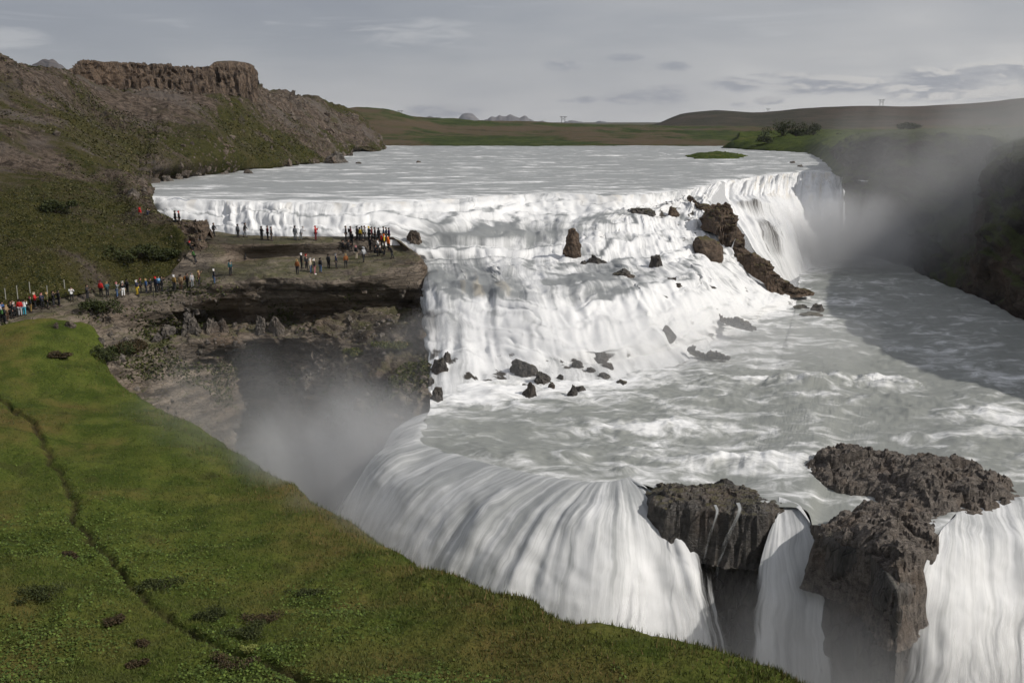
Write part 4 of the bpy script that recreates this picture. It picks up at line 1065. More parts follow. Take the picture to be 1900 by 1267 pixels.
B(1083, 490, 13, 8, 'very small dark stone between the pillar and the flat boulder', None, 3, keys=WATER_KEYS)
B(768, 452, 36, 24, 'grey slanting slab where the stream leaves the rock bench', M_BOULD, 4, .9, keys=WATER_KEYS)
B(1314, 478, 74, 50, 'broad rounded grey-brown rock half veiled by water left of the mossy spine', M_CRAG, 5, .9, keys=WATER_KEYS, bl=.05)
B(1219, 494, 30, 30, 'small dark mossy rock in the white water midway down the cascade', None, 6, keys=WATER_KEYS)
B(1196, 398, 52, 16, 'dark flat slab under a thin fall in the upper cascade', None, 7, keys=WATER_KEYS)
B(1248, 402, 26, 20, 'reddish-brown rock below the crest left of the layered crag', M_CRAG, 8, keys=WATER_KEYS)
B(1160, 512, 44, 12, 'low grey slab awash beside the middle step of the cascade', None, 9, keys=WATER_KEYS)
B(1240, 625, 34, 24, 'rounded grey hump veiled with water low on the cascade', None, 10, keys=WATER_KEYS, bl=.04)
B(1519, 578, 24, 14, 'square dark boulder standing out of the calm pool', None, 11, keys=WATER_KEYS)
B(1490, 573, 30, 7, 'low black stone just left of the square boulder in the pool', None, 12, keys=WATER_KEYS)
B(1508, 586, 44, 7, 'longest flat stone awash in front of the square boulder', None, 13, keys=WATER_KEYS)
LOW = [(972, 697, 66, 34, 'biggest dark rock in the foam at the cascade foot'), (1004, 712, 40, 22, 'brown rock touching the right of the biggest foam rock'), (984, 736, 30, 24, 'leaning black rock below the biggest foam rock'), (1062, 735, 20, 22, 'upright black stone alone in the foam'), (1078, 726, 22, 14, 'round stone beside the upright black stone'), (1113, 672, 34, 20, 'dark rock topping the cluster at the middle of the cascade foot'), (1072, 682, 26, 16, 'brown rock at the left of the cluster at the cascade foot'), (1095, 690, 20, 12, 'small rock in the middle of the cluster at the cascade foot'), (1130, 684, 24, 14, 'rock at the right of the cluster at the cascade foot'), (1040, 704, 16, 10, 'little stone between the biggest foam rock and the cluster'), (1120, 702, 26, 10, 'flat stone below the cluster at the cascade foot'), (1154, 712, 20, 9, 'small stone farthest right in the foam below the cluster'), (1024, 720, 18, 10, 'tiny wet stone left of the upright black stone'),
       (816, 690, 40, 30, 'black rock at the cliff foot beside the small side fall'), (828, 672, 22, 18, 'smaller black rock above the one at the cliff foot'), (812, 742, 30, 30, 'dark boulder in the foam under the bench cliff'), (800, 715, 20, 18, 'dark stone against the bottom corner of the bench cliff')]
for i, (a, b, c_, d_, l_) in enumerate(LOW):
    B(a, b, c_, d_, l_, None, 40 + i, keys=WATER_KEYS)
UPB = [(622, 303, 52, 22, 'dark rock knob at the tip of the left river bank'), (458, 322, 22, 10, 'lone grey boulder at the waterline below the slope'), (412, 322, 30, 14, 'rounded boulder on the waterline left of the lone grey one'), (362, 326, 26, 12, 'brown boulder on the waterline under the green gully'), (258, 343, 26, 12, 'brown boulder at the waterline nearest the slope nose'), (284, 340, 22, 10, 'pale boulder on the shore right of the slope nose'), (306, 337, 30, 14, 'largest pale boulder on the shore right of the slope nose'), (330, 333, 20, 10, 'grey stone at the right end of the shore boulders'), (246, 361, 22, 12, 'dark boulder in the water at the slope nose above the fall'), (266, 355, 14, 6, 'small flat stone in the water off the slope nose'), (268, 362, 10, 5, 'smallest stone in the water off the slope nose'), (666, 304, 14, 4, 'low black stone in the river off the rock knob'), (776, 302, 12, 4, 'low black stone in midstream of the upper river'), (1470, 303, 12, 4, 'small dark stone in the river near the right bank'), (1486, 310, 14, 4, 'flat dark stone near the crest of the far right fall')]
for i, (a, b, c_, d_, l_) in enumerate(UPB):
    B(a, b, c_, d_, l_, M_BOULD, 60 + i, keys=WATER_KEYS + ('hill',))
CLB = [(484, 617, 24, 34, 'upright pale block standing on the ledge under the overhang'), (510, 620, 34, 38, 'large pale block beside the upright one under the overhang'), (572, 607, 9, 8, 'small white stone lying on the scree slope'), (352, 618, 44, 40, 'big tan boulder under the cliff below the trail'), (308, 622, 34, 24, 'grey boulder among the fallen blocks under the trail'), (330, 604, 28, 24, 'dark angular block left of the big tan boulder'), (386, 618, 36, 30, 'grey block right of the big tan boulder'), (412, 616, 28, 26, 'rounded block at the edge of the gully under the trail'), (290, 634, 24, 18, 'low block at the left end of the fallen rocks'), (305, 652, 16, 10, 'pale stone on the ledge below the fallen rocks'), (128, 607, 22, 12, 'pale flat stone in the grass below the trail'), (104, 609, 10, 12, 'little white stone in the grass below the trail'), (186, 634, 12, 10, 'small pale stone at the grassy cliff edge'), (780, 590, 14, 10, 'dark boulder on the ledge end beside the water')]
for i, (a, b, c_, d_, l_) in enumerate(CLB):
    B(a, b, c_, d_, l_, M_BOULD, 80 + i, keys=('bench', 'meadow', 'hill'), bl=.16)

ridge('rock_ledge', [(338, 428, 125.5, .6, 1.0), (352, 438, 124.8, 1.2, 2.2), (368, 446, 124.2, 1.2, 2.4), (384, 456, 123.6, .7, 1.4)], M_CRAG, 'brown broken rocks between the grassy slope and the upper ledge', 'rock ledge', 291, amp=.4, cell=1.6, step=.12)
# thin trickles over the low rock lip
def trickle(label, pts, w_):
    P = [np.array(q) for q in pts]
    C = crom(np.array(P), [8] * (len(P) - 1), .4)
    W = np.interp(np.arange(len(C)), [0, len(C) * .5, len(C) - 1], [w_ * .6, w_, w_ * 1.7])
    s = np.linspace(-1, 1, 7)
    G = C[:, None, :] + np.array([1, .25, 0]) * (s[None, :, None] * W[:, None, None]) + np.array([0, -1, 0]) * (.02 * (1 - s ** 2))[None, :, None]
    uv = np.stack(np.meshgrid(np.linspace(0, w_ * 2, 7), np.arange(len(C)) * .2), -1)
    o = sheet('trickle', G, M_LOWER, uv, {'foam': np.full(G.shape[:2], .28), 'rock': np.full(G.shape[:2], .05), 'lip': np.zeros(G.shape[:2]), 'veil': np.ones(len(C))[:, None] * (.3 + .6 * s ** 2)[None] + np.linspace(-.2, .25, len(C))[:, None]})
    return setprops(o, label, 'waterfall', 'trickles off the low rock lip')
def tr(x0, x1, y0, y1, yy):
    a = Z(x0, y0, -13.0); 
    return [a + np.array([.0, .6, .25]), a + np.array([0, -.1, .12]), D(x0 * .85 + x1 * .15, y0 * .85 + y1 * .15, a[1] - .38), D(x1 * .6 + x0 * .4, y0 * .5 + y1 * .5, a[1] - .44), D(x1, y1, a[1] - .4)]
trickle('left and thinner trickle curving off the low rock lip', tr(1330, 1306, 950, 1045, 0), .18)
trickle('right and wider trickle curving off the low rock lip', tr(1372, 1328, 946, 1070, 0), .26)

# grassy islet in the upper river
gi = islet('river_islet', [(1268, 291), (1290, 287), (1330, 285.5), (1368, 287), (1392, 291), (1370, 294), (1330, 295.5), (1290, 295)], .0, 1.3, .25, M_BANK, None, None, 281, step=.5, chunk=.5, amp=.25, foot=1.2, smooth=True)
gi['kind'] = 'structure'

# ------------------------------------------------------------------ plants
def leaf_mat(name, a, b, c=None):
    k = NT(name)
    t_ = k.attr('tint')
    col = k.mix(t_, a, b)
    if c: col = k.mix(k.ss(t_, .86, .9), col, c)
    k.bsdf(col, .75, None, .25)
    return k.m
M_LEAF = leaf_mat('broad_leaf', (.035, .06, .01), (.12, .165, .03))
M_BLADE = leaf_mat('grass_blade', (.045, .06, .012), (.125, .135, .033), (.175, .12, .048))
M_HEATHER = leaf_mat('heather_leaf', (.03, .028, .012), (.085, .055, .028))
M_DARKLEAF = leaf_mat('dark_leaf', (.02, .028, .008), (.06, .07, .02))
M_PALELEAF = leaf_mat('pale_leaf', (.14, .17, .03), (.3, .31, .1))
M_STEM = simple('stem_bark', (.06, .045, .03))

def quads(c, size, r, flat=.5):
    """small leaf faces at points c"""
    n = len(c)
    nrm = r.normal(size=(n, 3)); nrm[:, 2] = np.abs(nrm[:, 2]) + flat; nrm /= np.linalg.norm(nrm, axis=1, keepdims=True)
    t = np.cross(nrm, r.normal(size=(n, 3))); t /= np.linalg.norm(t, axis=1, keepdims=True)
    b = np.cross(nrm, t)
    s = np.asarray(size)[:, None]
    V = np.stack([c + t * s, c + b * s * .8, c - t * s, c - b * s * .8], 1).reshape(-1, 3)
    return V, np.arange(4 * n).reshape(-1, 4), np.repeat(r.random(n), 4)

def meadow_points(n, r, cond):
    nv, nu = MEADOW_G.shape[:2]
    out = []; tot = 0
    A = np.linalg.norm(np.cross(MEADOW_G[1:, :-1] - MEADOW_G[:-1, :-1], MEADOW_G[:-1, 1:] - MEADOW_G[:-1, :-1]), axis=-1)
    cy = MEADOW_G[:-1, :-1, 1]
    fw = MEADOW_G[:-1, :-1, 1] * _c - (MEADOW_G[:-1, :-1, 2] - HC) * _s
    sx = 950 + F * MEADOW_G[:-1, :-1, 0] / np.maximum(fw, .1)
    sy = 633.5 - F * (MEADOW_G[:-1, :-1, 1] * _s + (MEADOW_G[:-1, :-1, 2] - HC) * _c) / np.maximum(fw, .1)
    vis = (fw > 5) & (sx > -150) & (sx < 2050) & (sy < 1420) & (sy > 500) & (cy < 102)
    w_ = A * vis * np.clip(45 / np.maximum(cy, 1), .1, 1.5) ** 2
    w_[-14:] = 0
    w_ = w_.ravel() / w_.sum()
    k_ = r.choice(len(w_), n, p=w_)
    i, j = np.unravel_index(k_, A.shape)
    a, b = r.random(n)[:, None], r.random(n)[:, None]
    P = (MEADOW_G[i, j] * (1 - a) + MEADOW_G[i + 1, j] * a) * (1 - b) + (MEADOW_G[i, j + 1] * (1 - a) + MEADOW_G[i + 1, j + 1] * a) * b
    q = np.array(cond(P))
    m = (r.random(n) < q) & (MEADOW_BARE[i, j] < .45)
    return P[m]
RIMP = np.array(RIM)[:, :2]
def rim_dist(p):
    d = np.full(len(p), 99.0)
    for a, b in zip(RIMP[:-1], RIMP[1:]):
        ab = b - a; t_ = np.clip(((p[:, :2] - a) @ ab) / (ab @ ab), 0, 1)
        d = np.minimum(d, np.linalg.norm(p[:, :2] - (a + t_[:, None] * ab), axis=1))
    return d
r = np.random.default_rng(5)
P = meadow_points(150000, r, lambda p: sstep(-.22, .2, fbm(p * [.16, .16, .1], 4, 301)) * sstep(3.0, 8, rim_dist(p)) * sstep(72, 45, p[:, 1]))
P[:, 2] += r.uniform(.03, .16, len(P))
V, Fc, T = quads(P, r.uniform(.035, .085, len(P)), r, .9)
o = link('ground_cover', raw_mesh('ground_cover', V, Fc, False, {'tint': T}), M_LEAF); o['kind'] = 'stuff'
P = meadow_points(170000, r, lambda p: .25 + .75 * sstep(.25, -.2, fbm(p * [.16, .16, .1], 4, 301)))
n = len(P); h_ = r.uniform(.08, .28, n) * (.7 + .6 * sstep(6, 0, rim_dist(P))); lean = r.normal(size=(n, 2)) * .09
wd = r.uniform(.018, .04, n); an = r.random(n) * math.pi
dxy = np.stack([np.cos(an), np.sin(an), 0 * an], 1) * wd[:, None]
tip = P + np.concatenate([lean, h_[:, None]], 1)
V = np.stack([P - dxy - [0, 0, .04], P + dxy - [0, 0, .04], tip], 1).reshape(-1, 3)
o = link('grass', raw_mesh('grass', V, np.arange(3 * n).reshape(-1, 3), False, {'tint': np.repeat(np.clip(r.random(n) * .85 + .3 * sstep(8, 1, rim_dist(P)) * r.random(n), 0, 1), 3)}), M_BLADE); o['kind'] = 'stuff'

# stones and tufts lying on the slopes: far too many to count
def scatter(Gd, n, r, wfun):
    A = np.linalg.norm(np.cross(Gd[1:, :-1] - Gd[:-1, :-1], Gd[:-1, 1:] - Gd[:-1, :-1]), axis=-1)
    q = Gd[:-1, :-1]
    fw = q[..., 1] * _c - (q[..., 2] - HC) * _s
    sx = 950 + F * q[..., 0] / np.maximum(fw, .1); sy = 633.5 - F * (q[..., 1] * _s + (q[..., 2] - HC) * _c) / np.maximum(fw, .1)
    w_ = A * ((fw > 5) & (sx > -200) & (sx < 2100) & (sy > -50) & (sy < 1400)) * wfun(q)
    w_ = w_.ravel() / w_.sum()
    i, j = np.unravel_index(r.choice(len(w_), n, p=w_), A.shape)
    a, b = r.random(n)[:, None], r.random(n)[:, None]
    return (Gd[i, j] * (1 - a) + Gd[i + 1, j] * a) * (1 - b) + (Gd[i, j + 1] * (1 - a) + Gd[i + 1, j + 1] * a) * b
def stones(name, P, size, r, mat):
    v0, f0 = ico(1)
    n = len(P)
    V = v0[None] * (1 + r.uniform(-.35, .35, (n, len(v0), 1)))
    V = V * (size[:, None, None] * r.uniform(.55, 1.1, (n, 1, 3)))
    a = r.random(n) * 6.28; ca, sa = np.cos(a)[:, None], np.sin(a)[:, None]
    V = np.stack([V[..., 0] * ca - V[..., 1] * sa, V[..., 0] * sa + V[..., 1] * ca, V[..., 2]], -1) + P[:, None]
    Fc = (f0[None] + (np.arange(n) * len(v0))[:, None, None]).reshape(-1, 3)
    o = link(name, raw_mesh(name, V.reshape(-1, 3), Fc, False), mat); o['kind'] = 'stuff'
M_SCREE = m_rock('scree_stone', (.04, .032, .026), (.19, .155, .125), moss_amt=0, scale=.5, strata=(1, 1, 1), bumps=.3, dist=.1)
rs_ = np.random.default_rng(11)
hg = HILL_GREEN[:-1, :-1]
P = scatter(HILL_G, 3200, rs_, lambda q: sstep(.58, .4, hg) * sstep(-.15, .3, fbm(q.reshape(-1, 3) * .09, 3, 311)).reshape(hg.shape) + .03)
stones('scree', P, np.clip(rs_.lognormal(-1.75, .6, len(P)), .07, .9) * np.clip(P[:, 1] / 170, .7, 1.8), rs_, M_SCREE)
P = scatter(HILL_G, 40000, rs_, lambda q: sstep(.4, .56, hg) * np.clip(130 / q[..., 1], .3, 1.2) ** 2)
P[:, 2] += .05
V, Fc, T = quads(P, rs_.uniform(.06, .17, len(P)) * np.clip(P[:, 1] / 130, .7, 2), rs_, .8)
o = link('hill_grass', raw_mesh('hill_grass', V, Fc, False, {'tint': T}), leaf_mat('hill_tuft', (.036, .038, .012), (.088, .083, .027), (.12, .1, .045))); o['kind'] = 'stuff'
bq = BENCH_G[:-1, :-1]
P = scatter(BENCH_G, 2000, rs_, lambda q: sstep(-8, -10, q[..., 2]) * (.15 + sstep(0, .3, fbm(q.reshape(-1, 3) * .16, 3, 313)).reshape(q.shape[:2])))
stones('talus', P, np.clip(rs_.lognormal(-1.75, .55, len(P)), .06, .6), rs_, M_BOULD)
P = scatter(BENCH_G, 24000, rs_, lambda q: sstep(-7, -10, q[..., 2]) * sstep(.05, .3, fbm(q.reshape(-1, 3) * .12, 3, 314)).reshape(q.shape[:2]))
V, Fc, T = quads(P + [0, -.05, .05], rs_.uniform(.08, .22, len(P)), rs_, .25)
o = link('cliff_grass', raw_mesh('cliff_grass', V, Fc, False, {'tint': T}), leaf_mat('cliff_tuft', (.022, .03, .008), (.085, .09, .024))); o['kind'] = 'stuff'

def shrub(px, py, wpx, hpx, label, mat, seed, keys, name='shrub', n=900, leaf=.05, cat='shrub', y=None, group=None):
    if y is None:
        hh = hit(px, py, keys); loc = np.array(hh[0])
    else:
        loc = D(px, py, y)
    dist = np.linalg.norm(loc - CAMPOS)
    W, H = wpx / F * dist / 2, hpx / F * dist
    r = np.random.default_rng(seed)
    # several uneven clumps with gaps between them
    nc = 9
    cc_ = np.stack([r.normal(size=nc) * W * .42, r.normal(size=nc) * W * .3, r.uniform(.3, .75, nc) * H], 1)
    cr_ = r.uniform(.3, .62, nc)
    pick = r.integers(0, nc, n)
    d = r.normal(size=(n, 3)); d /= np.linalg.norm(d, axis=1, keepdims=True)
    pts = cc_[pick] + d * (r.random(n) ** .4 * cr_[pick])[:, None] * [W * .8, W * .7, H * .75]
    pts[:, 2] = np.clip(pts[:, 2], .02 * H, None)
    V, Fc, T = quads(pts, r.uniform(.6, 1.4, n) * leaf * dist / 40, r, .2)
    root = bpy.data.objects.new(name, None); COL.objects.link(root); root.location = loc; root.empty_display_size = .1
    setprops(root, label, cat, group)
    link('foliage', raw_mesh('foliage', V, Fc, False, {'tint': T}), mat, root)
    # stems
    sv, sf = [], []
    for q in cc_:
        b = len(sv) * 1
        w_ = .02 * dist / 40
        for k_, (pt, s_) in enumerate((((q * [.2, .2, 0]) - [0, 0, .1], w_), (q * .6, w_ * .8), (q, w_ * .4))):
            for a_ in range(4):
                sv.append(np.asarray(pt) + s_ * np.array([math.cos(a_ * math.pi / 2), math.sin(a_ * math.pi / 2), 0]))
        for k_ in range(2):
            for a_ in range(4):
                sf.append([b + k_ * 4 + a_, b + k_ * 4 + (a_ + 1) % 4, b + k_ * 4 + 4 + (a_ + 1) % 4, b + k_ * 4 + 4 + a_])
    link('stem', raw_mesh('stem', np.array(sv), np.array(sf), True), M_STEM, root)
    return root
SH = [(300, 1092, 60, 22, 'dark green leafy hummock beside the worn track across the meadow', M_DARKLEAF), (391, 1145, 52, 24, 'darkest shrubby patch left of the lower end of the worn track', M_DARKLEAF), (492, 1152, 60, 22, 'reddish-brown heather tussock touching the worn track', M_HEATHER), (212, 1156, 36, 20, 'reddish heather clump with dark leaves around it low in the meadow', M_HEATHER), (461, 1210, 30, 26, 'pale yellow-green leafy plant shining out of the dark meadow', M_PALELEAF), (424, 1240, 64, 26, 'dark heather hummock below the pale yellow plant', M_HEATHER), (253, 1236, 30, 18, 'small dark red heather tuft near the bottom of the meadow', M_HEATHER), (264, 1197, 26, 16, 'round dark red tuft above the smallest heather tufts', M_HEATHER), (135, 1034, 22, 14, 'lone red-brown tuft in the bright meadow left of the track', M_HEATHER), (111, 664, 40, 18, 'brown twiggy bush at the top of the meadow under the trail', M_HEATHER), (80, 1108, 70, 30, 'broad dark shrub patch at the left of the meadow', M_DARKLEAF), (565, 1102, 50, 16, 'dark green low shrub right of the track near the rim', M_DARKLEAF), (470, 1180, 80, 26, 'wide dark leafy hollow just above the pale yellow plant', M_DARKLEAF)]
for i, (a, b, c_, d_, l_, m_) in enumerate(SH):
    shrub(a, b, c_ * 1.25, d_ * .55, l_, m_, 400 + i, ('meadow', 'bench'), n=1500, leaf=.03)
CLIFFSH = [(180, 580, 64, 34, 'dense green bush hanging over the cliff corner beside the trail', M_DARKLEAF), (200, 668, 70, 40, 'dark shadowed bush under the cliff corner at the meadow edge', M_DARKLEAF), (250, 655, 60, 30, 'brown-green scrub on the cliff ledge right of the dark bush', M_HEATHER), (100, 395, 60, 30, 'dark green scrub around the rock notch in the grassy slope', M_DARKLEAF), (250, 478, 90, 34, 'long dark thicket along the foot of the slope above the trail', M_DARKLEAF), (310, 480, 50, 26, 'small bush at the right end of the slope above the trail', M_DARKLEAF), (660, 660, 60, 22, 'bright green mossy plants on the ledge beside the side fall', M_BLADE), (730, 650, 70, 24, 'yellow-green plants on the ledge nearest the side fall', M_BLADE)]
for i, (a, b, c_, d_, l_, m_) in enumerate(CLIFFSH):
    shrub(a, b, c_, d_ * .7, l_, m_, 430 + i, ('bench', 'hill'), n=2600, leaf=.03)
for i, (a, b, c_, d_, y_, l_) in enumerate([(1452, 252, 62, 26, 405, 'largest dark thicket on the mound of the far right bank'), (1508, 252, 52, 22, 398, 'dark thicket at the right end of the mound on the far bank'), (1480, 254, 46, 14, 396, 'lower grey-green bush between the two thickets on the mound'), (1556, 256, 12, 8, 390, 'tiny lone bush right of the mound on the far bank'), (1420, 264, 40, 12, 380, 'low dark bush at the left foot of the mound by the water'), (1690, 242, 60, 12, 300, 'row-like scrub on the moor behind the right cliff rim')]):
    shrub(a, b, c_, d_, l_, M_DARKLEAF, 450 + i, None, n=1600, leaf=.022, y=y_)

# ------------------------------------------------------------------ pylons, posts, railing
M_STEEL = simple('grey_steel', (.12, .12, .13))
M_POST = simple('weathered_post', (.3, .29, .26))
M_RAIL = simple('dark_rail', (.03, .03, .03))
def bars(name, segs, rad, mat, parent=None):
    V, Fs = [], []
    for a, b in segs:
        a = np.asarray(a, float); b = np.asarray(b, float); d = b - a; d /= np.linalg.norm(d)
        u = np.cross(d, [0, 0, 1.0] if abs(d[2]) < .9 else [1.0, 0, 0]); u /= np.linalg.norm(u); w_ = np.cross(d, u)
        k0 = len(V)
        for e in (a, b):
            for t_ in range(6):
                V.append(e + rad * (u * math.cos(t_ * math.pi / 3) + w_ * math.sin(t_ * math.pi / 3)))
        for t_ in range(6):
            Fs.append([k0 + t_, k0 + (t_ + 1) % 6, k0 + 6 + (t_ + 1) % 6, k0 + 6 + t_])
        Fs.append([k0, k0 + 1, k0 + 2, k0 + 3]); Fs.append([k0, k0 + 3, k0 + 4, k0 + 5])
        Fs.append([k0 + 9, k0 + 8, k0 + 7, k0 + 6]); Fs.append([k0 + 11, k0 + 10, k0 + 9, k0 + 6])
    return link(name, raw_mesh(name, np.array(V), np.array(Fs), False), mat, parent)
def pylon(px, py, hpx, y, label):
    loc = D(px, py, y); H = hpx / F * y
    root = bpy.data.objects.new('power_pylon', None); COL.objects.link(root); root.location = loc
    setprops(root, label, 'pylon', 'power pylons on the skyline')
    w_ = H * .2; t_ = H * .03
    for s in (-1, 1):
        bars('leg', [((s * w_, 0, -H * .15), (s * w_, 0, H))], t_, M_STEEL, root)
        bars('insulator', [((s * w_ * 1.7, 0, H * .95), (s * w_ * 1.7, 0, H * .84))], t_ * .6, M_STEEL, root)
    bars('crossarm', [((-w_ * 2.1, 0, H * .96), (w_ * 2.1, 0, H * .96))], t_, M_STEEL, root)
    bars('brace', [((-w_, 0, H * .55), (w_, 0, H * .9)), ((w_, 0, H * .55), (-w_, 0, H * .9))], t_ * .6, M_STEEL, root)
pylon(743, 219, 13, 700, 'pylon on the green rise left of the distant snowy mountains')
pylon(1045, 232, 15, 840, 'pylon above the low far bank in the middle of the skyline')
pylon(1425, 210, 8, 1320, 'smallest pylon on top of the dark far hill')
pylon(1635, 200, 14, 1320, 'pylon standing clear on the ridge of the right hill')
for i, (a, b, h_, l_) in enumerate([(11, 557, 20, 'pale marker post at the left edge of the photo above the trail'), (33, 554, 22, 'second pale marker post from the left above the trail'), (56, 544, 19, 'pale marker post above the person in red with the cream hat'), (88, 545, 14, 'darkest and shortest marker post behind the trail'), (120, 535, 15, 'pale marker post left of the person in the white shirt')]):
    hh = hit(a, b, ('hill', 'bench'))[0]
    H = h_ / F * (hh - Vector(CAMPOS)).length
    p_ = bars('marker_post', [((0, 0, -.2), (0, 0, H))], .05, M_POST); p_.location = hh
    setprops(p_, l_, 'post', 'marker posts above the trail')
def railing(pts, label, posts_every=1):
    P3 = [np.array(hit(a, b, ('bench', 'meadow', 'hill'))[0]) for a, b in pts]
    root = bpy.data.objects.new('railing', None); COL.objects.link(root); root.location = P3[0]
    setprops(root, label, 'railing')
    for q in P3:
        bars('post', [(q - P3[0] - [0, 0, .1], q - P3[0] + [0, 0, 1.0])], .045, M_RAIL, root)
    for hgt in (.95, .5):
        bars('rail', [(a - P3[0] + [0, 0, hgt], b - P3[0] + [0, 0, hgt]) for a, b in zip(P3[:-1], P3[1:])], .03, M_RAIL, root)
railing([(-20, 604), (0, 601), (12, 597), (22, 592), (34, 588)], 'dark handrail beside the trail at the left edge')
railing([(258, 551), (285, 549), (312, 547), (340, 545)], 'thin rope barrier along the cliff edge where people line the trail')
# ------------------------------------------------------------------ people
def skin_mesh(verts, edges, radii, root=0, sub=1):
    me = bpy.data.meshes.new('tmp'); me.from_pydata([tuple(v) for v in verts], edges, [])
    o = bpy.data.objects.new('tmp', me); COL.objects.link(o)
    m = o.modifiers.new('s', 'SKIN'); m.use_smooth_shade = True
    for i, sv in enumerate(me.skin_vertices[0].data):
        r_ = radii[i]; sv.radius = r_ if isinstance(r_, tuple) else (r_, r_)
        sv.use_root = (i == root)
    if sub: o.modifiers.new('d', 'SUBSURF').levels = sub
    dg = bpy.context.evaluated_depsgraph_get(); dg.update()
    res = bpy.data.meshes.new_from_object(o.evaluated_get(dg))
    bpy.data.objects.remove(o); bpy.data.meshes.remove(me)
    return res

def joint_pose(arm_l, arm_r, leg_l, leg_r, lean=0.0):
    """joint positions of a 1.75 m figure facing -Y; arms: (elbow, wrist), legs: (knee, ankle) offsets"""
    J = {'pelvis': (0, 0, .93), 'waist': (0, -.01, 1.08), 'chest': (0, -.01 - lean * .2, 1.3), 'neck': (0, -lean * .3, 1.48), 'chin': (0, -.02 - lean * .35, 1.54), 'head': (0, -.015 - lean * .4, 1.64), 'crown': (0, -.01 - lean * .45, 1.72)}
    for s, n, a, g in ((1, 'l', arm_l, leg_l), (-1, 'r', arm_r, leg_r)):
        J['sh' + n] = (s * .19, -lean * .25, 1.42)
        J['el' + n] = tuple(np.array(J['sh' + n]) + np.array([s * a[0][0], a[0][1], a[0][2]]))
        J['wr' + n] = tuple(np.array(J['el' + n]) + np.array([s * a[1][0], a[1][1], a[1][2]]))
        J['hip' + n] = (s * .1, 0, .88)
        J['kn' + n] = tuple(np.array(J['hip' + n]) + np.array([s * g[0][0], g[0][1], g[0][2]]))
        J['an' + n] = tuple(np.array(J['kn' + n]) + np.array([s * g[1][0], g[1][1], g[1][2]]))
        J['toe' + n] = tuple(np.array(J['an' + n]) + np.array([s * .03, -.17, -.05]))
    return J
DOWN = ((.06, .02, -.28), (.02, -.05, -.25)); FRONT = ((.06, -.05, -.27), (-.08, -.2, .06)); RAISED = ((.08, -.16, -.2), (-.12, -.12, .26))
OUTA = ((.26, -.04, .02), (.24, -.05, .05)); POCKET = ((.1, .06, -.26), (-.05, -.1, -.18)); UPA = ((.1, -.1, .24), (-.02, -.06, .24))
STR = ((.02, -.01, -.42), (.0, .02, -.4)); FWD = ((.02, -.16, -.39), (0, .0, -.41)); BACKL = ((.02, .1, -.41), (.0, .18, -.36))
POSES = {
    'stand': joint_pose(DOWN, DOWN, STR, STR), 'photo': joint_pose(RAISED, RAISED, STR, STR), 'hold': joint_pose(FRONT, FRONT, STR, STR),
    'walk': joint_pose(((.05, -.1, -.26), (.0, -.14, -.2)), ((.05, .1, -.26), (.02, -.02, -.26)), BACKL, FWD, .1), 'point': joint_pose(OUTA, DOWN, STR, STR),
    'pocket': joint_pose(POCKET, POCKET, STR, STR), 'wave': joint_pose(UPA, DOWN, STR, STR),
    'lean': joint_pose(FRONT, DOWN, STR, BACKL, .7), 'sit': joint_pose(FRONT, FRONT, ((.04, -.42, .02), (.02, -.04, -.4)), ((.06, -.42, .02), (.02, .02, -.4))),
}
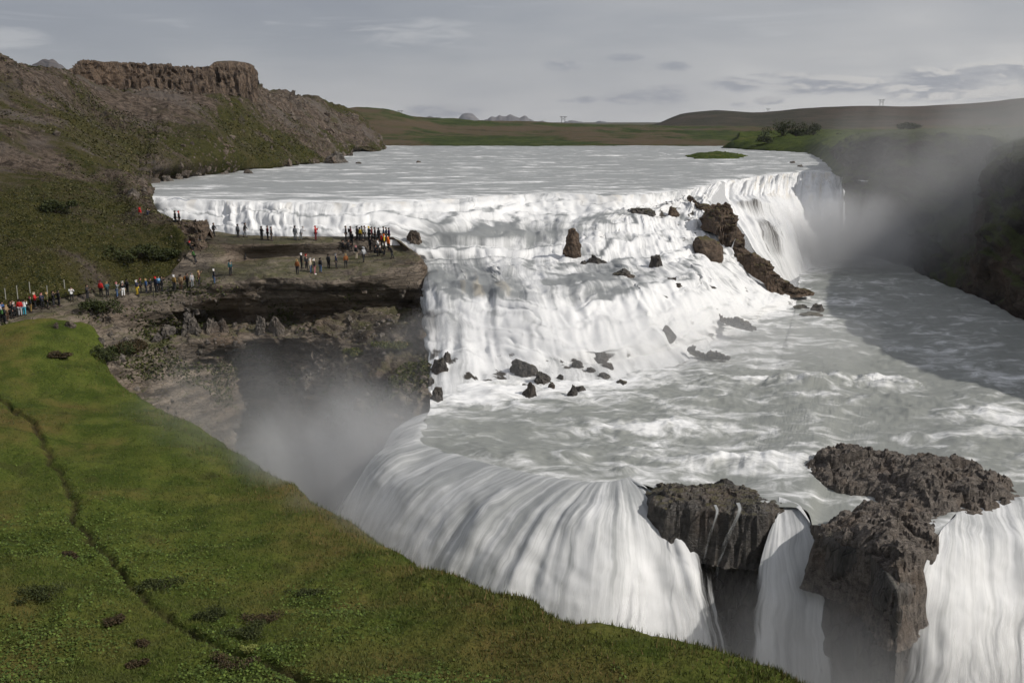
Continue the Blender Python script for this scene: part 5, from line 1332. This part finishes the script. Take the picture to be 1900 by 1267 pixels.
def build_pose(J, sit=False):
    names = list(J); idx = {n: i for i, n in enumerate(names)}
    R = {'pelvis': (.15, .11), 'waist': (.13, .095), 'chest': (.16, .11), 'neck': .055, 'chin': .075, 'head': (.078, .095), 'crown': (.055, .065), 'shl': .06, 'shr': .06, 'ell': .042, 'elr': .042, 'wrl': .028, 'wrr': .028, 'hipl': .085, 'hipr': .085, 'knl': .058, 'knr': .058, 'anl': .04, 'anr': .04, 'toel': .038, 'toer': .038}
    E_ = [('pelvis', 'waist'), ('waist', 'chest'), ('chest', 'neck'), ('neck', 'chin'), ('chin', 'head'), ('head', 'crown')]
    for n in 'lr':
        E_ += [('chest', 'sh' + n), ('sh' + n, 'el' + n), ('el' + n, 'wr' + n), ('pelvis', 'hip' + n), ('hip' + n, 'kn' + n), ('kn' + n, 'an' + n), ('an' + n, 'toe' + n)]
    V = [J[n] for n in names]; Rr = [R[n] for n in names]; Ed = [(idx[a], idx[b]) for a, b in E_]
    # nose, and hands with a palm, four fingers and a thumb
    V.append(tuple(np.array(J['head']) + [0, -.115, -.02])); Rr.append(.014); Ed.append((idx['head'], len(V) - 1))
    for n, s in (('l', 1), ('r', -1)):
        w_ = np.array(J['wr' + n]); e = np.array(J['el' + n]); d = (w_ - e) / np.linalg.norm(w_ - e)
        side = np.cross(d, [0, 1, 0]); side = side / max(np.linalg.norm(side), 1e-3)
        V.append(tuple(w_ + d * .07)); Rr.append((.038, .018)); pi_ = len(V) - 1; Ed.append((idx['wr' + n], pi_))
        for k_, (o_, L) in enumerate(((-.03, .075), (-.01, .085), (.011, .08), (.031, .065))):
            V.append(tuple(w_ + d * (.08 + L) + side * o_ + np.array([0, -.02, 0]))); Rr.append(.0085); Ed.append((pi_, len(V) - 1))
        V.append(tuple(w_ + d * .075 + side * -.06 + np.array([0, -.02, 0]))); Rr.append(.01); Ed.append((pi_, len(V) - 1))
    parts = {'body': skin_mesh(V, Ed, Rr, 0, 1)}
    def sub(ns, ed, rad, root, ends=()):
        ix = {n: i for i, n in enumerate(ns)}
        return skin_mesh([J[n] for n in ns], [(ix[a], ix[b]) for a, b in ed], rad, ix[root], 1)
    ns = ['waist', 'pelvis', 'chest', 'neck', 'shl', 'shr', 'ell', 'elr', 'wrl', 'wrr']
    parts['jacket'] = sub(ns, [('pelvis', 'waist'), ('waist', 'chest'), ('chest', 'neck'), ('chest', 'shl'), ('chest', 'shr'), ('shl', 'ell'), ('shr', 'elr'), ('ell', 'wrl'), ('elr', 'wrr')], [(.175, .135), (.19, .15), (.2, .15), (.09, .085), .095, .095, .07, .07, .05, .05], 'waist')
    ns = ['pelvis', 'hipl', 'hipr', 'knl', 'knr', 'anl', 'anr']
    parts['trousers'] = sub(ns, [('pelvis', 'hipl'), ('pelvis', 'hipr'), ('hipl', 'knl'), ('hipr', 'knr'), ('knl', 'anl'), ('knr', 'anr')], [(.165, .125), .108, .108, .08, .08, .062, .062], 'pelvis')
    for nm, rr in (('hair', .108), ('hood', .125)):
        h = np.array(J['head'])
        pts = [h + [0, .02, .02], h + [0, .03, .075]] + ([h + [0, .07, -.06], h + [0, .075, -.15]] if nm == 'hood' else [h + [0, .055, -.04]])
        ed = [(0, 1), (0, 2)] + ([(2, 3)] if nm == 'hood' else [])
        parts[nm] = skin_mesh(pts, ed, [rr, rr * .75] + ([rr * .95, rr * .85] if nm == 'hood' else [rr * .75]), 0, 1)
    for n in 'lr':
        bm = bmesh.new()
        a, t_ = np.array(J['an' + n]), np.array(J['toe' + n])
        g = bmesh.ops.create_icosphere(bm, subdivisions=2, radius=1)
        c = (a + t_) / 2 + [0, .01, -.02]
        for v in g['verts']:
            v.co = Vector((c[0] + v.co.x * .055, c[1] + v.co.y * .15, c[2] + max(v.co.z, -.7) * .06))
        me = bpy.data.meshes.new('shoe'); bm.to_mesh(me); bm.free(); me.polygons.foreach_set('use_smooth', [True] * len(me.polygons))
        parts['shoe' + n] = me
    # backpack
    bm = bmesh.new(); g = bmesh.ops.create_cube(bm, size=1)
    c = np.array(J['chest'])
    for v in g['verts']:
        v.co = Vector((v.co.x * .3 * (1 - .12 * (v.co.z > 0)), c[1] + .23 + v.co.y * .2, c[2] - .06 + v.co.z * .46))
    bmesh.ops.bevel(bm, geom=bm.edges[:], offset=.05, segments=2, affect='EDGES')
    me = bpy.data.meshes.new('backpack'); bm.to_mesh(me); bm.free()
    parts['backpack'] = me
    lo = min(v.co.z for n in 'lr' for v in parts['shoe' + n].vertices)
    return parts, lo
PM = {}
for n_, J in POSES.items():
    PM[n_] = build_pose(J)
PAL = {'black': (.012, .012, .014), 'charcoal': (.03, .03, .033), 'navy': (.015, .022, .05), 'blue': (.03, .08, .22), 'light blue': (.16, .36, .6), 'turquoise': (.06, .36, .48), 'red': (.5, .02, .02), 'maroon': (.13, .02, .028), 'pink': (.5, .2, .22), 'orange': (.75, .16, .02), 'yellow': (.6, .42, .04), 'mustard': (.26, .17, .05), 'brown': (.1, .055, .03), 'rust': (.26, .095, .03), 'tan': (.3, .21, .12), 'cream': (.6, .52, .4), 'white': (.78, .78, .78), 'grey': (.2, .21, .22), 'light grey': (.42, .43, .45), 'green': (.05, .13, .035), 'olive': (.08, .08, .03), 'teal': (.03, .09, .1), 'purple': (.08, .04, .12), 'jeans blue': (.07, .12, .22), 'blond': (.4, .28, .12), 'dark hair': (.02, .014, .01)}
PMAT = {n_: simple('cloth_' + n_.replace(' ', '_'), c_) for n_, c_ in PAL.items()}
M_SKIN = simple('skin', (.42, .25, .18), .6)
TRAIL, LEDGE, LOWER = 'people along the trail', 'people on the upper rock ledge', 'people on the lower rock shelf'
PP = [  # feet x, feet y, pose, jacket, trousers, head, facing (degrees, 0 = towards the camera, 90 = right), extra, label, group
    (2, 594, 'stand', 'light grey', 'black', 'white', 60, '', 'person in light grey with a white cap, cut by the left edge of the photo', TRAIL),
    (6, 590, 'hold', 'blue', 'charcoal', 'dark hair', 60, '', 'person in blue jacket behind the handrail at the far left', TRAIL),
    (9, 599, 'pocket', 'charcoal', 'black', 'dark hair', 150, 'green', 'person in dark clothes carrying a green backpack at the handrail', TRAIL),
    (14, 595, 'hold', 'tan', 'brown', 'blond', 80, '', 'person in tan top by the green backpack wearer', TRAIL),
    (21, 589, 'photo', 'black', 'black', 'dark hair', 90, '', 'person in black taking a picture at the end of the handrail', TRAIL),
    (28, 589, 'stand', 'charcoal', 'black', 'white', 70, '', 'person in charcoal with a white cap left of the red and white pair', TRAIL),
    (25, 585, 'pocket', 'brown', 'black', 'dark hair', 40, '', 'person in dark brown jacket behind the charcoal one with white cap', TRAIL),
    (38, 586, 'stand', 'red', 'light grey', 'dark hair', 190, '', 'person in red jacket and pale trousers on the trail', TRAIL),
    (46, 585, 'photo', 'white', 'turquoise', 'dark hair', 170, '', 'person in white jacket and turquoise trousers on the trail', TRAIL),
    (58, 579, 'stand', 'black', 'mustard', 'maroon', 120, '', 'person in black top and mustard trousers on the trail', TRAIL),
    (66, 573, 'hold', 'red', 'black', 'cream', 100, '', 'person in bright red jacket with a cream hat on the trail', TRAIL),
    (79, 573, 'hold', 'navy', 'black', 'pink', 60, '', 'person in navy jacket with a pink hat holding something white', TRAIL),
    (89, 572, 'stand', 'olive', 'black', 'blond', 110, '', 'person in olive jacket between two darkly dressed people', TRAIL),
    (100, 569, 'photo', 'black', 'charcoal', 'dark hair', 90, '', 'tall person in black holding up a camera, left of another in black', TRAIL),
    (110, 568, 'pocket', 'black', 'black', 'black', 140, '', 'person all in black at the end of the group before the white shirt', TRAIL),
    (134, 560, 'photo', 'white', 'charcoal', 'dark hair', 30, '', 'person in white shirt and dark trousers standing alone with hands raised', TRAIL),
    (163, 557, 'hold', 'charcoal', 'charcoal', 'dark hair', 80, '', 'person in charcoal holding a camera where the bush meets the trail', TRAIL),
    (188, 550, 'stand', 'red', 'black', 'maroon', 170, '', 'person in dull red jacket seen from behind on the trail', TRAIL),
    (200, 551, 'hold', 'teal', 'charcoal', 'blond', 60, '', 'person in dark teal with pale hair right of the dull red jacket', TRAIL),
    (218, 552, 'photo', 'grey', 'jeans blue', 'pink', 100, '', 'person in grey top and blue jeans with a pink cap', TRAIL),
    (229, 550, 'stand', 'black', 'white', 'white', 40, '', 'person in black top, white trousers and white cap', TRAIL),
    (237, 545, 'pocket', 'black', 'black', 'dark hair', 150, '', 'person in black just right of the one in white trousers', TRAIL),
    (255, 548, 'hold', 'navy', 'yellow', 'white', 80, '', 'person in bright yellow trousers on the trail', TRAIL),
    (262, 544, 'stand', 'charcoal', 'black', 'maroon', 110, '', 'person with a dark red hat behind the yellow trousers', TRAIL),
    (272, 544, 'stand', 'blue', 'navy', 'blond', 120, '', 'blond person in blue jacket on the trail', TRAIL),
    (280, 543, 'pocket', 'black', 'black', 'dark hair', 70, '', 'person in black right of the blond one in blue', TRAIL),
    (290, 542, 'stand', 'navy', 'charcoal', 'red', 140, '', 'person in navy with a red hat by the rope barrier', TRAIL),
    (295, 540, 'hold', 'light blue', 'charcoal', 'dark hair', 60, '', 'person in light blue jacket by the rope barrier', TRAIL),
    (301, 541, 'photo', 'black', 'black', 'dark hair', 90, '', 'person in black taking a photo right of the light blue jacket', TRAIL),
    (324, 539, 'stand', 'mustard', 'charcoal', 'white', 150, '', 'person in mustard jacket and white cap, back turned', TRAIL),
    (336, 538, 'stand', 'tan', 'brown', 'dark hair', 170, '', 'person in tan jacket beside the mustard jacket', TRAIL),
    (348, 536, 'hold', 'charcoal', 'black', 'dark hair', 100, 'rust', 'person in charcoal with a rust-coloured backpack', TRAIL),
    (357, 534, 'stand', 'light grey', 'grey', 'grey', 60, '', 'person in pale grey next to the rust-coloured backpack', TRAIL),
    (370, 530, 'point', 'brown', 'charcoal', 'blond', 90, '', 'person in brown jacket with one arm held out', TRAIL),
    (398, 527, 'stand', 'charcoal', 'jeans blue', 'white', 120, '', 'person in dark top, blue jeans and white hat at the right end of the trail', TRAIL),
    (428, 511, 'stand', 'teal', 'charcoal', 'dark hair', 60, '', 'person in teal standing alone on the bare rock between the groups', LOWER),
    (362, 489, 'lean', 'green', 'charcoal', 'dark hair', 300, '', 'person in green jacket climbing the rocks above the trail', LOWER),
    (353, 466, 'sit', 'black', 'black', 'red', 90, '', 'person in black sitting on the rocks above the green climber', LOWER),
    (397, 438, 'walk', 'charcoal', 'charcoal', 'dark hair', 80, '', 'person walking alone at the left of the upper rock ledge', LEDGE),
    (442, 441, 'stand', 'grey', 'charcoal', 'dark hair', 150, '', 'left one of two people against the white fall on the ledge', LEDGE),
    (455, 440, 'walk', 'charcoal', 'grey', 'dark hair', 90, '', 'right one of two people against the white fall on the ledge', LEDGE),
    (455, 480, 'pocket', 'black', 'charcoal', 'dark hair', 120, '', 'person in black in the shade below the upper ledge', LOWER),
    ((261, 411, 128.5), 404, 'stand', 'red', 'red', 'red', 140, 'H', 'person in a red hooded coat at the edge of the grassy slope', LEDGE),
    ((275, 412, 128), 409, 'photo', 'navy', 'charcoal', 'dark hair', 90, '', 'dark figure beside the red hooded coat near the slope', LEDGE),
    (326, 417, 'stand', 'charcoal', 'black', 'dark hair', 130, '', 'person in dark clothes on the broken ledge by the first fall', LEDGE),
    (333, 417, 'stand', 'black', 'black', 'red', 90, '', 'person with a red hat on the broken ledge by the first fall', LEDGE),
    (486, 446, 'hold', 'black', 'black', 'dark hair', 150, '', 'leftmost of three dark figures on the middle of the ledge', LEDGE),
    (497, 445, 'pocket', 'maroon', 'black', 'dark hair', 120, '', 'middle one of three dark figures on the ledge, in maroon', LEDGE),
    (504, 447, 'stand', 'charcoal', 'charcoal', 'dark hair', 90, '', 'rightmost of three dark figures on the middle of the ledge', LEDGE),
    (548, 446, 'stand', 'grey', 'grey', 'dark hair', 160, '', 'grey figure left of the one in pale grey on the ledge', LEDGE),
    (559, 446, 'lean', 'light grey', 'grey', 'light grey', 80, '', 'pale grey stooping figure on the ledge', LEDGE),
    (586, 446, 'photo', 'red', 'maroon', 'red', 80, '', 'person all in red standing alone on the ledge', LEDGE),
    (642, 446, 'stand', 'charcoal', 'black', 'dark hair', 90, '', 'leftmost standing figure of the ledge crowd', LEDGE),
    (651, 447, 'stand', 'maroon', 'black', 'dark hair', 110, 'black', 'person in maroon with a black backpack at the left of the ledge crowd', LEDGE),
    (663, 446, 'hold', 'charcoal', 'black', 'black', 130, '', 'dark figure left of the yellow jacket in the ledge crowd', LEDGE),
    (668, 447, 'stand', 'yellow', 'charcoal', 'dark hair', 150, '', 'person in yellow jacket in the ledge crowd', LEDGE),
    (672, 446, 'stand', 'olive', 'charcoal', 'dark hair', 100, '', 'person in olive jacket touching the yellow jacket', LEDGE),
    (677, 446, 'point', 'grey', 'charcoal', 'dark hair', 90, '', 'tall person in grey with one arm out in the ledge crowd', LEDGE),
    (685, 447, 'hold', 'charcoal', 'black', 'yellow', 130, '', 'person with a yellow hat in the ledge crowd', LEDGE),
    (690, 447, 'stand', 'maroon', 'black', 'dark hair', 80, '', 'person in maroon right of the yellow hat', LEDGE),
    (696, 448, 'pocket', 'black', 'black', 'dark hair', 90, '', 'shorter figure in black at the middle of the ledge crowd', LEDGE),
    (703, 448, 'stand', 'charcoal', 'charcoal', 'black', 140, '', 'broad dark figure in a hat right of the middle of the ledge crowd', LEDGE),
    (712, 447, 'stand', 'navy', 'black', 'dark hair', 100, '', 'tallest figure near the right end of the ledge crowd', LEDGE),
    (717, 448, 'pocket', 'navy', 'charcoal', 'charcoal', 80, '', 'person in navy next to the purple one', LEDGE),
    (722, 448, 'stand', 'purple', 'charcoal', 'dark hair', 120, '', 'person in purple at the right end of the ledge crowd', LEDGE),
    (636, 464, 'sit', 'black', 'black', 'dark hair', 90, '', 'dark seated figure below the left end of the ledge crowd', LEDGE),
    (646, 465, 'sit', 'charcoal', 'black', 'dark hair', 100, '', 'second seated dark figure below the ledge crowd', LEDGE),
    (653, 457, 'stand', 'black', 'black', 'dark hair', 150, '', 'dark figure in front of the maroon coat with backpack', LEDGE),
    (661, 481, 'stand', 'charcoal', 'cream', 'pink', 140, '', 'person in long dark coat and cream trousers with a pink hat', LOWER),
    (675, 486, 'walk', 'light grey', 'charcoal', 'light grey', 220, 'H', 'person in pale grey hooded jacket walking below the crowd', LOWER),
    (687, 466, 'stand', 'black', 'black', 'black', 130, '', 'black figure in front of the yellow hat', LEDGE),
    (701, 468, 'hold', 'white', 'charcoal', 'dark hair', 90, '', 'person in white top at the right of the rock step', LEDGE),
    (706, 475, 'sit', 'charcoal', 'black', 'white', 80, '', 'seated figure with a white cap below the white top', LOWER),
    (713, 461, 'stand', 'yellow', 'charcoal', 'orange', 100, '', 'person in yellow beside the bright orange jacket', LEDGE),
    (721, 467, 'stand', 'orange', 'black', 'orange', 130, 'H', 'person in bright orange hooded jacket at the tip of the bench', LEDGE),
    (727, 480, 'lean', 'black', 'charcoal', 'dark hair', 270, '', 'person in black bending forward at the tip of the bench', LOWER),
    (708, 459, 'stand', 'red', 'black', 'dark hair', 110, '', 'person in red just behind the white top', LEDGE),
    (714, 474, 'stand', 'black', 'black', 'dark hair', 90, '', 'black figure in front of the bright orange jacket', LOWER),
    (697, 475, 'sit', 'black', 'charcoal', 'dark hair', 60, '', 'seated black figure left of the white cap', LOWER),
    (552, 509, 'stand', 'rust', 'charcoal', 'blond', 160, '', 'person in rust-brown jacket at the left of the lower shelf group', LOWER),
    (560, 498, 'stand', 'charcoal', 'charcoal', 'white', 120, '', 'person in charcoal with a white cap behind the rust jacket', LOWER),
    (569, 500, 'stand', 'charcoal', 'black', 'red', 60, '', 'person with a red cap in the lower shelf group', LOWER),
    (577, 507, 'point', 'cream', 'jeans blue', 'white', 80, '', 'person in cream jacket with one arm round another', LOWER),
    (584, 509, 'stand', 'black', 'pink', 'white', 100, '', 'person in black shirt with bare legs and a white cap', LOWER),
    (595, 506, 'stand', 'charcoal', 'jeans blue', 'dark hair', 140, '', 'person in dark top and jeans at the front right of the lower group', LOWER),
    (610, 498, 'pocket', 'charcoal', 'black', 'dark hair', 150, '', 'dark figure standing in the shade of the rock step', LOWER),
    (624, 498, 'stand', 'navy', 'charcoal', 'grey', 90, 'H', 'person in navy with a grey hood by the rock step', LOWER),
    (642, 497, 'stand', 'rust', 'charcoal', 'blond', 200, '', 'person in orange-brown jacket alone right of the lower group', LOWER),
]
SURF = ('hill', 'bench')
rp = random.Random(3)
for (x, y, pose, jk, trs, hd, face, ex, lab, grp) in PP:
    parts, lo = PM[pose]
    if isinstance(x, tuple):
        loc = Vector(D(*x))
    else:
        hh = hit(x, y, SURF)
        if hh is None: print('no ground', lab); continue
        loc = hh[0]
    s = rp.uniform(.95, 1.04)
    body = bpy.data.objects.new('person', parts['body']); COL.objects.link(body)
    body.location = (loc.x, loc.y, loc.z - lo * s - .02); body.scale = (s, s, s); body.rotation_euler = (0, 0, math.radians(face))
    if not parts['body'].materials: parts['body'].materials.append(M_SKIN)
    setprops(body, lab, 'person', grp)
    kids = [('jacket', 'jacket', jk), ('trousers', 'trousers', trs), ('shoe', 'shoel', 'black' if trs != 'pink' else 'white'), ('shoe', 'shoer', 'black' if trs != 'pink' else 'white')]
    hat = hd not in ('dark hair', 'blond')
    kids.append(('hood' if ex == 'H' else ('hat' if hat else 'hair'), 'hood' if ex == 'H' else 'hair', hd))
    if ex and ex != 'H': kids.append(('backpack', 'backpack', ex))
    for nm, key, colr in kids:
        c_ = bpy.data.objects.new(nm, parts[key]); COL.objects.link(c_)
        if not parts[key].materials: parts[key].materials.append(None)
        c_.parent = body
        c_.material_slots[0].link = 'OBJECT'; c_.material_slots[0].material = PMAT[colr]
# ------------------------------------------------------------------ spray hanging over the falls
def mist(density, centre, radii, **kw):
    m = m_mist('spray', density, centre, radii, **kw)
    bm = bmesh.new(); bmesh.ops.create_cube(bm, size=2)
    for v in bm.verts: v.co = Vector([v.co[i] * radii[i] for i in range(3)])
    me = bpy.data.meshes.new('mist'); bm.to_mesh(me); bm.free()
    o = link('mist', me, m, loc=centre); o['kind'] = 'stuff'
    return o
mist(.075, (-19.3, 87.1, -22.6), (20, 22.7, 17.3), scale=.06, lo=.3, hi=.7)
mist(.42, (-12.5, 75, -18.5), (11.5, 12, 10.5), scale=.1, lo=.38, hi=.64)
mist(.2, (-7.5, 64, -19.5), (11, 9, 9), scale=.12, lo=.35, hi=.65)
mist(.03, (86, 146, 3), (38, 32, 30), scale=.045, lo=.3, hi=.7)
mist(.04, (68, 160, -1), (30, 15.3, 20), scale=.06, lo=.35, hi=.65)
mist(.24, (54, 168.2, -10.5), (24, 17, 11.5), scale=.075, lo=.35, hi=.65)
mist(.2, (14, 48, -28), (40, 18, 15), scale=.09)
mist(.13, (12, 99, -11.5), (30, 14, 5.5), scale=.1)

bm = bmesh.new(); bmesh.ops.create_cube(bm, size=1)
for v in bm.verts: v.co = Vector((v.co.x * 8400, 3400 + v.co.y * 7000, 105 + v.co.z * 290))
me = bpy.data.meshes.new('haze'); bm.to_mesh(me); bm.free()
kz = NT('haze_air'); vz = kz.n('VolumePrincipled'); vz.inputs['Color'].default_value = (.82, .88, 1, 1); vz.inputs['Density'].default_value = .00005; vz.inputs['Anisotropy'].default_value = .3
kz.l(vz.outputs[0], kz.out.inputs['Volume'])
link('haze', me, kz.m)['kind'] = 'stuff'
# ------------------------------------------------------------------ sky, sun, camera
SUN_EL, SUN_AZ = math.radians(38), math.radians(110)   # azimuth: 0 = straight ahead, 90 = to the right
w = bpy.data.worlds.new('World'); sc.world = w; w.use_nodes = True
w.cycles.sampling_method = 'NONE'
t = w.node_tree; t.nodes.clear()
class WT(NT):
    def __init__(self, tree):
        self.t = tree
        self.out = tree.nodes.new('ShaderNodeOutputWorld')
k = WT(t)
sky = k.n('TexSky'); sky.sky_type = 'NISHITA'; sky.sun_disc = False
sky.sun_elevation = SUN_EL; sky.sun_rotation = SUN_AZ
sky.air_density = 1.0; sky.dust_density = 1.0
dirv = k.n('TexCoord').outputs['Generated']
sep = k.n('SeparateXYZ'); k.l(dirv, sep.inputs[0])
dx, dy, dz = sep.outputs
az = k.math('ARCTAN2', dx, dy)              # radians, 0 ahead
el = k.math('ARCSINE', dz)
# high layer of cloud: grey, with a bluish tone to the left and brighter to the right and near the horizon
flat = k.n('CombineXYZ'); k.l(az, flat.inputs[0]); k.l(k.math('MULTIPLY', el, 2.6), flat.inputs[1])
fv = flat.outputs[0]
n1 = k.noise(fv, 3.2, 3, .5, .5)
n2 = k.noise(k.mapv(fv, (1, 2.2, 1), (3, 1, 0)), 6.0, 4, .55, .3)
tone = k.math('ADD', k.math('MULTIPLY', k.math('SUBTRACT', n1, .5), .9), k.math('MULTIPLY', k.math('SUBTRACT', n2, .5), .35))
tone = k.math('ADD', tone, k.math('MULTIPLY', k.ss(az, -.5, .45), .55))
lowb = k.ss(el, .1, .0)
tone = k.math('ADD', tone, k.math('MULTIPLY', lowb, .42))
base = k.ramp(k.math('ADD', tone, .1, clamp=True), [(.0, (.245, .26, .305)), (.35, (.325, .34, .375)), (.75, (.48, .48, .492)), (1.0, (.65, .638, .625))])
# low cumulus in a band above the horizon
cl = k.n('CombineXYZ'); k.l(az, cl.inputs[0]); k.l(k.math('MULTIPLY', el, 3.4), cl.inputs[1])
cv = cl.outputs[0]
def blob(a, e, ra, re):
    u = k.math('DIVIDE', k.math('SUBTRACT', az, a), ra)
    v = k.math('DIVIDE', k.math('SUBTRACT', el, e), re)
    return k.math('SUBTRACT', 1.0, k.math('ADD', k.math('MULTIPLY', u, u), k.math('MULTIPLY', v, v)))
def pxdir(px, py):
    d = ray(px, py); d = d / np.linalg.norm(d)
    return math.atan2(d[0], d[1]), math.asin(d[2])
BL = [(825, 206, 88, 13), (1195, 182, 92, 16), (1040, 122, 42, 14), (1085, 186, 26, 9), (1160, 108, 40, 9), (1245, 124, 42, 10), (1425, 187, 32, 9), (1370, 158, 90, 16), (1560, 158, 170, 20), (1760, 158, 230, 30), (1370, 194, 22, 7), (1900, 140, 160, 26), (1050, 188, 30, 6), (1240, 165, 40, 10), (1450, 140, 70, 8)]
m = None
for a, b, ra, rb in BL:
    A, Eb = pxdir(a, b)
    q = blob(A, Eb, ra / F * 1.02, rb / F * 1.02)
    m = q if m is None else k.math('MAXIMUM', m, q)
cn = k.noise(cv, 22, 5, .6, .4)
cn2 = k.noise(k.mapv(cv, (1, 1, 1), (0, .02, 0)), 22, 3, .6, .4)
cm = k.ss(k.math('ADD', k.math('MULTIPLY', m, .34), cn), .52, .86)
side = k.ss(az, .1, .5)
lit = k.ss(k.math('SUBTRACT', cn, cn2), -.06, .16)
ccol = k.mix(k.math('MULTIPLY', lit, k.math('ADD', .35, side)), (.31, .322, .365), (.64, .62, .6))
base = k.mix(k.math('MULTIPLY', cm, .95), base, ccol)
# thin brighter veils high on the left
wv = k.math('MULTIPLY', k.ss(k.noise(k.mapv(fv, (1.2, 5, 1), (5, 2, 0)), 5.0, 3, .6, .6), .56, .74), k.ss(el, .03, .1))
base = k.mix(k.math('MULTIPLY', wv, .3), base, (.56, .57, .585))
vn = k.math('MULTIPLY', k.noise(k.mapv(fv, (1, 2.2, 1)), 18, 4, .62, .8), 4.0)
veil = k.math('MULTIPLY', k.ss(k.math('ADD', blob(*pxdir(770, 62), 150 / F, 30 / F), vn), 2.0, 3.6), k.ss(blob(*pxdir(770, 62), 150 / F, 30 / F), -.2, .5))
veil = k.math('MAXIMUM', veil, k.math('MULTIPLY', k.ss(k.math('ADD', blob(*pxdir(0, 70), 80 / F, 20 / F), vn), 1.6, 3.2), k.ss(blob(*pxdir(0, 70), 80 / F, 20 / F), -.2, .4)))
base = k.mix(k.math('MULTIPLY', veil, .5), base, (.56, .56, .57))
mixn = k.n('Mix', data_type='RGBA'); mixn.inputs[0].default_value = .93
bgs = k.n('Mix', data_type='RGBA', blend_type='MULTIPLY'); bgs.inputs[0].default_value = 1
k.l(sky.outputs[0], bgs.inputs[6]); bgs.inputs[7].default_value = (.1, .1, .1, 1)
k.l(bgs.outputs[2], mixn.inputs[6]); k.l(base, mixn.inputs[7])
bg = k.n('Background'); k.l(mixn.outputs[2], bg.inputs[0]); bg.inputs[1].default_value = 1.0
k.l(bg.outputs[0], k.out.inputs[0])

sl = bpy.data.lights.new('sun', 'SUN'); sl.energy = 3.2; sl.angle = math.radians(.6); sl.color = (1, .955, .89)
so = bpy.data.objects.new('sun', sl); COL.objects.link(so)
sv = Vector((math.sin(SUN_AZ) * math.cos(SUN_EL), math.cos(SUN_AZ) * math.cos(SUN_EL), math.sin(SUN_EL)))
so.rotation_euler = sv.to_track_quat('Z', 'Y').to_euler()
so.location = (60, 0, 80)

cam = bpy.data.cameras.new('camera'); cam.sensor_width = 36; cam.lens = F * 36 / 1900.0
cam.clip_start = .1; cam.clip_end = 30000
co = bpy.data.objects.new('camera', cam); COL.objects.link(co)
co.location = CAMPOS; co.rotation_euler = (math.pi / 2 - PITCH, 0, 0)
sc.camera = co
sc.view_settings.view_transform = 'Standard'; sc.view_settings.look = 'None'
sc.view_settings.exposure = 0.0; sc.view_settings.gamma = 1.0
sc.cycles.use_denoising = True
sc.cycles.use_adaptive_sampling = True; sc.cycles.adaptive_threshold = .03
sc.cycles.max_bounces = 4; sc.cycles.diffuse_bounces = 2; sc.cycles.glossy_bounces = 2; sc.cycles.transmission_bounces = 2
sc.cycles.volume_bounces = 1; sc.cycles.transparent_max_bounces = 40; sc.cycles.volume_step_rate = 2.0; sc.cycles.volume_max_steps = 128
sc.cycles.caustics_reflective = False; sc.cycles.caustics_refractive = False
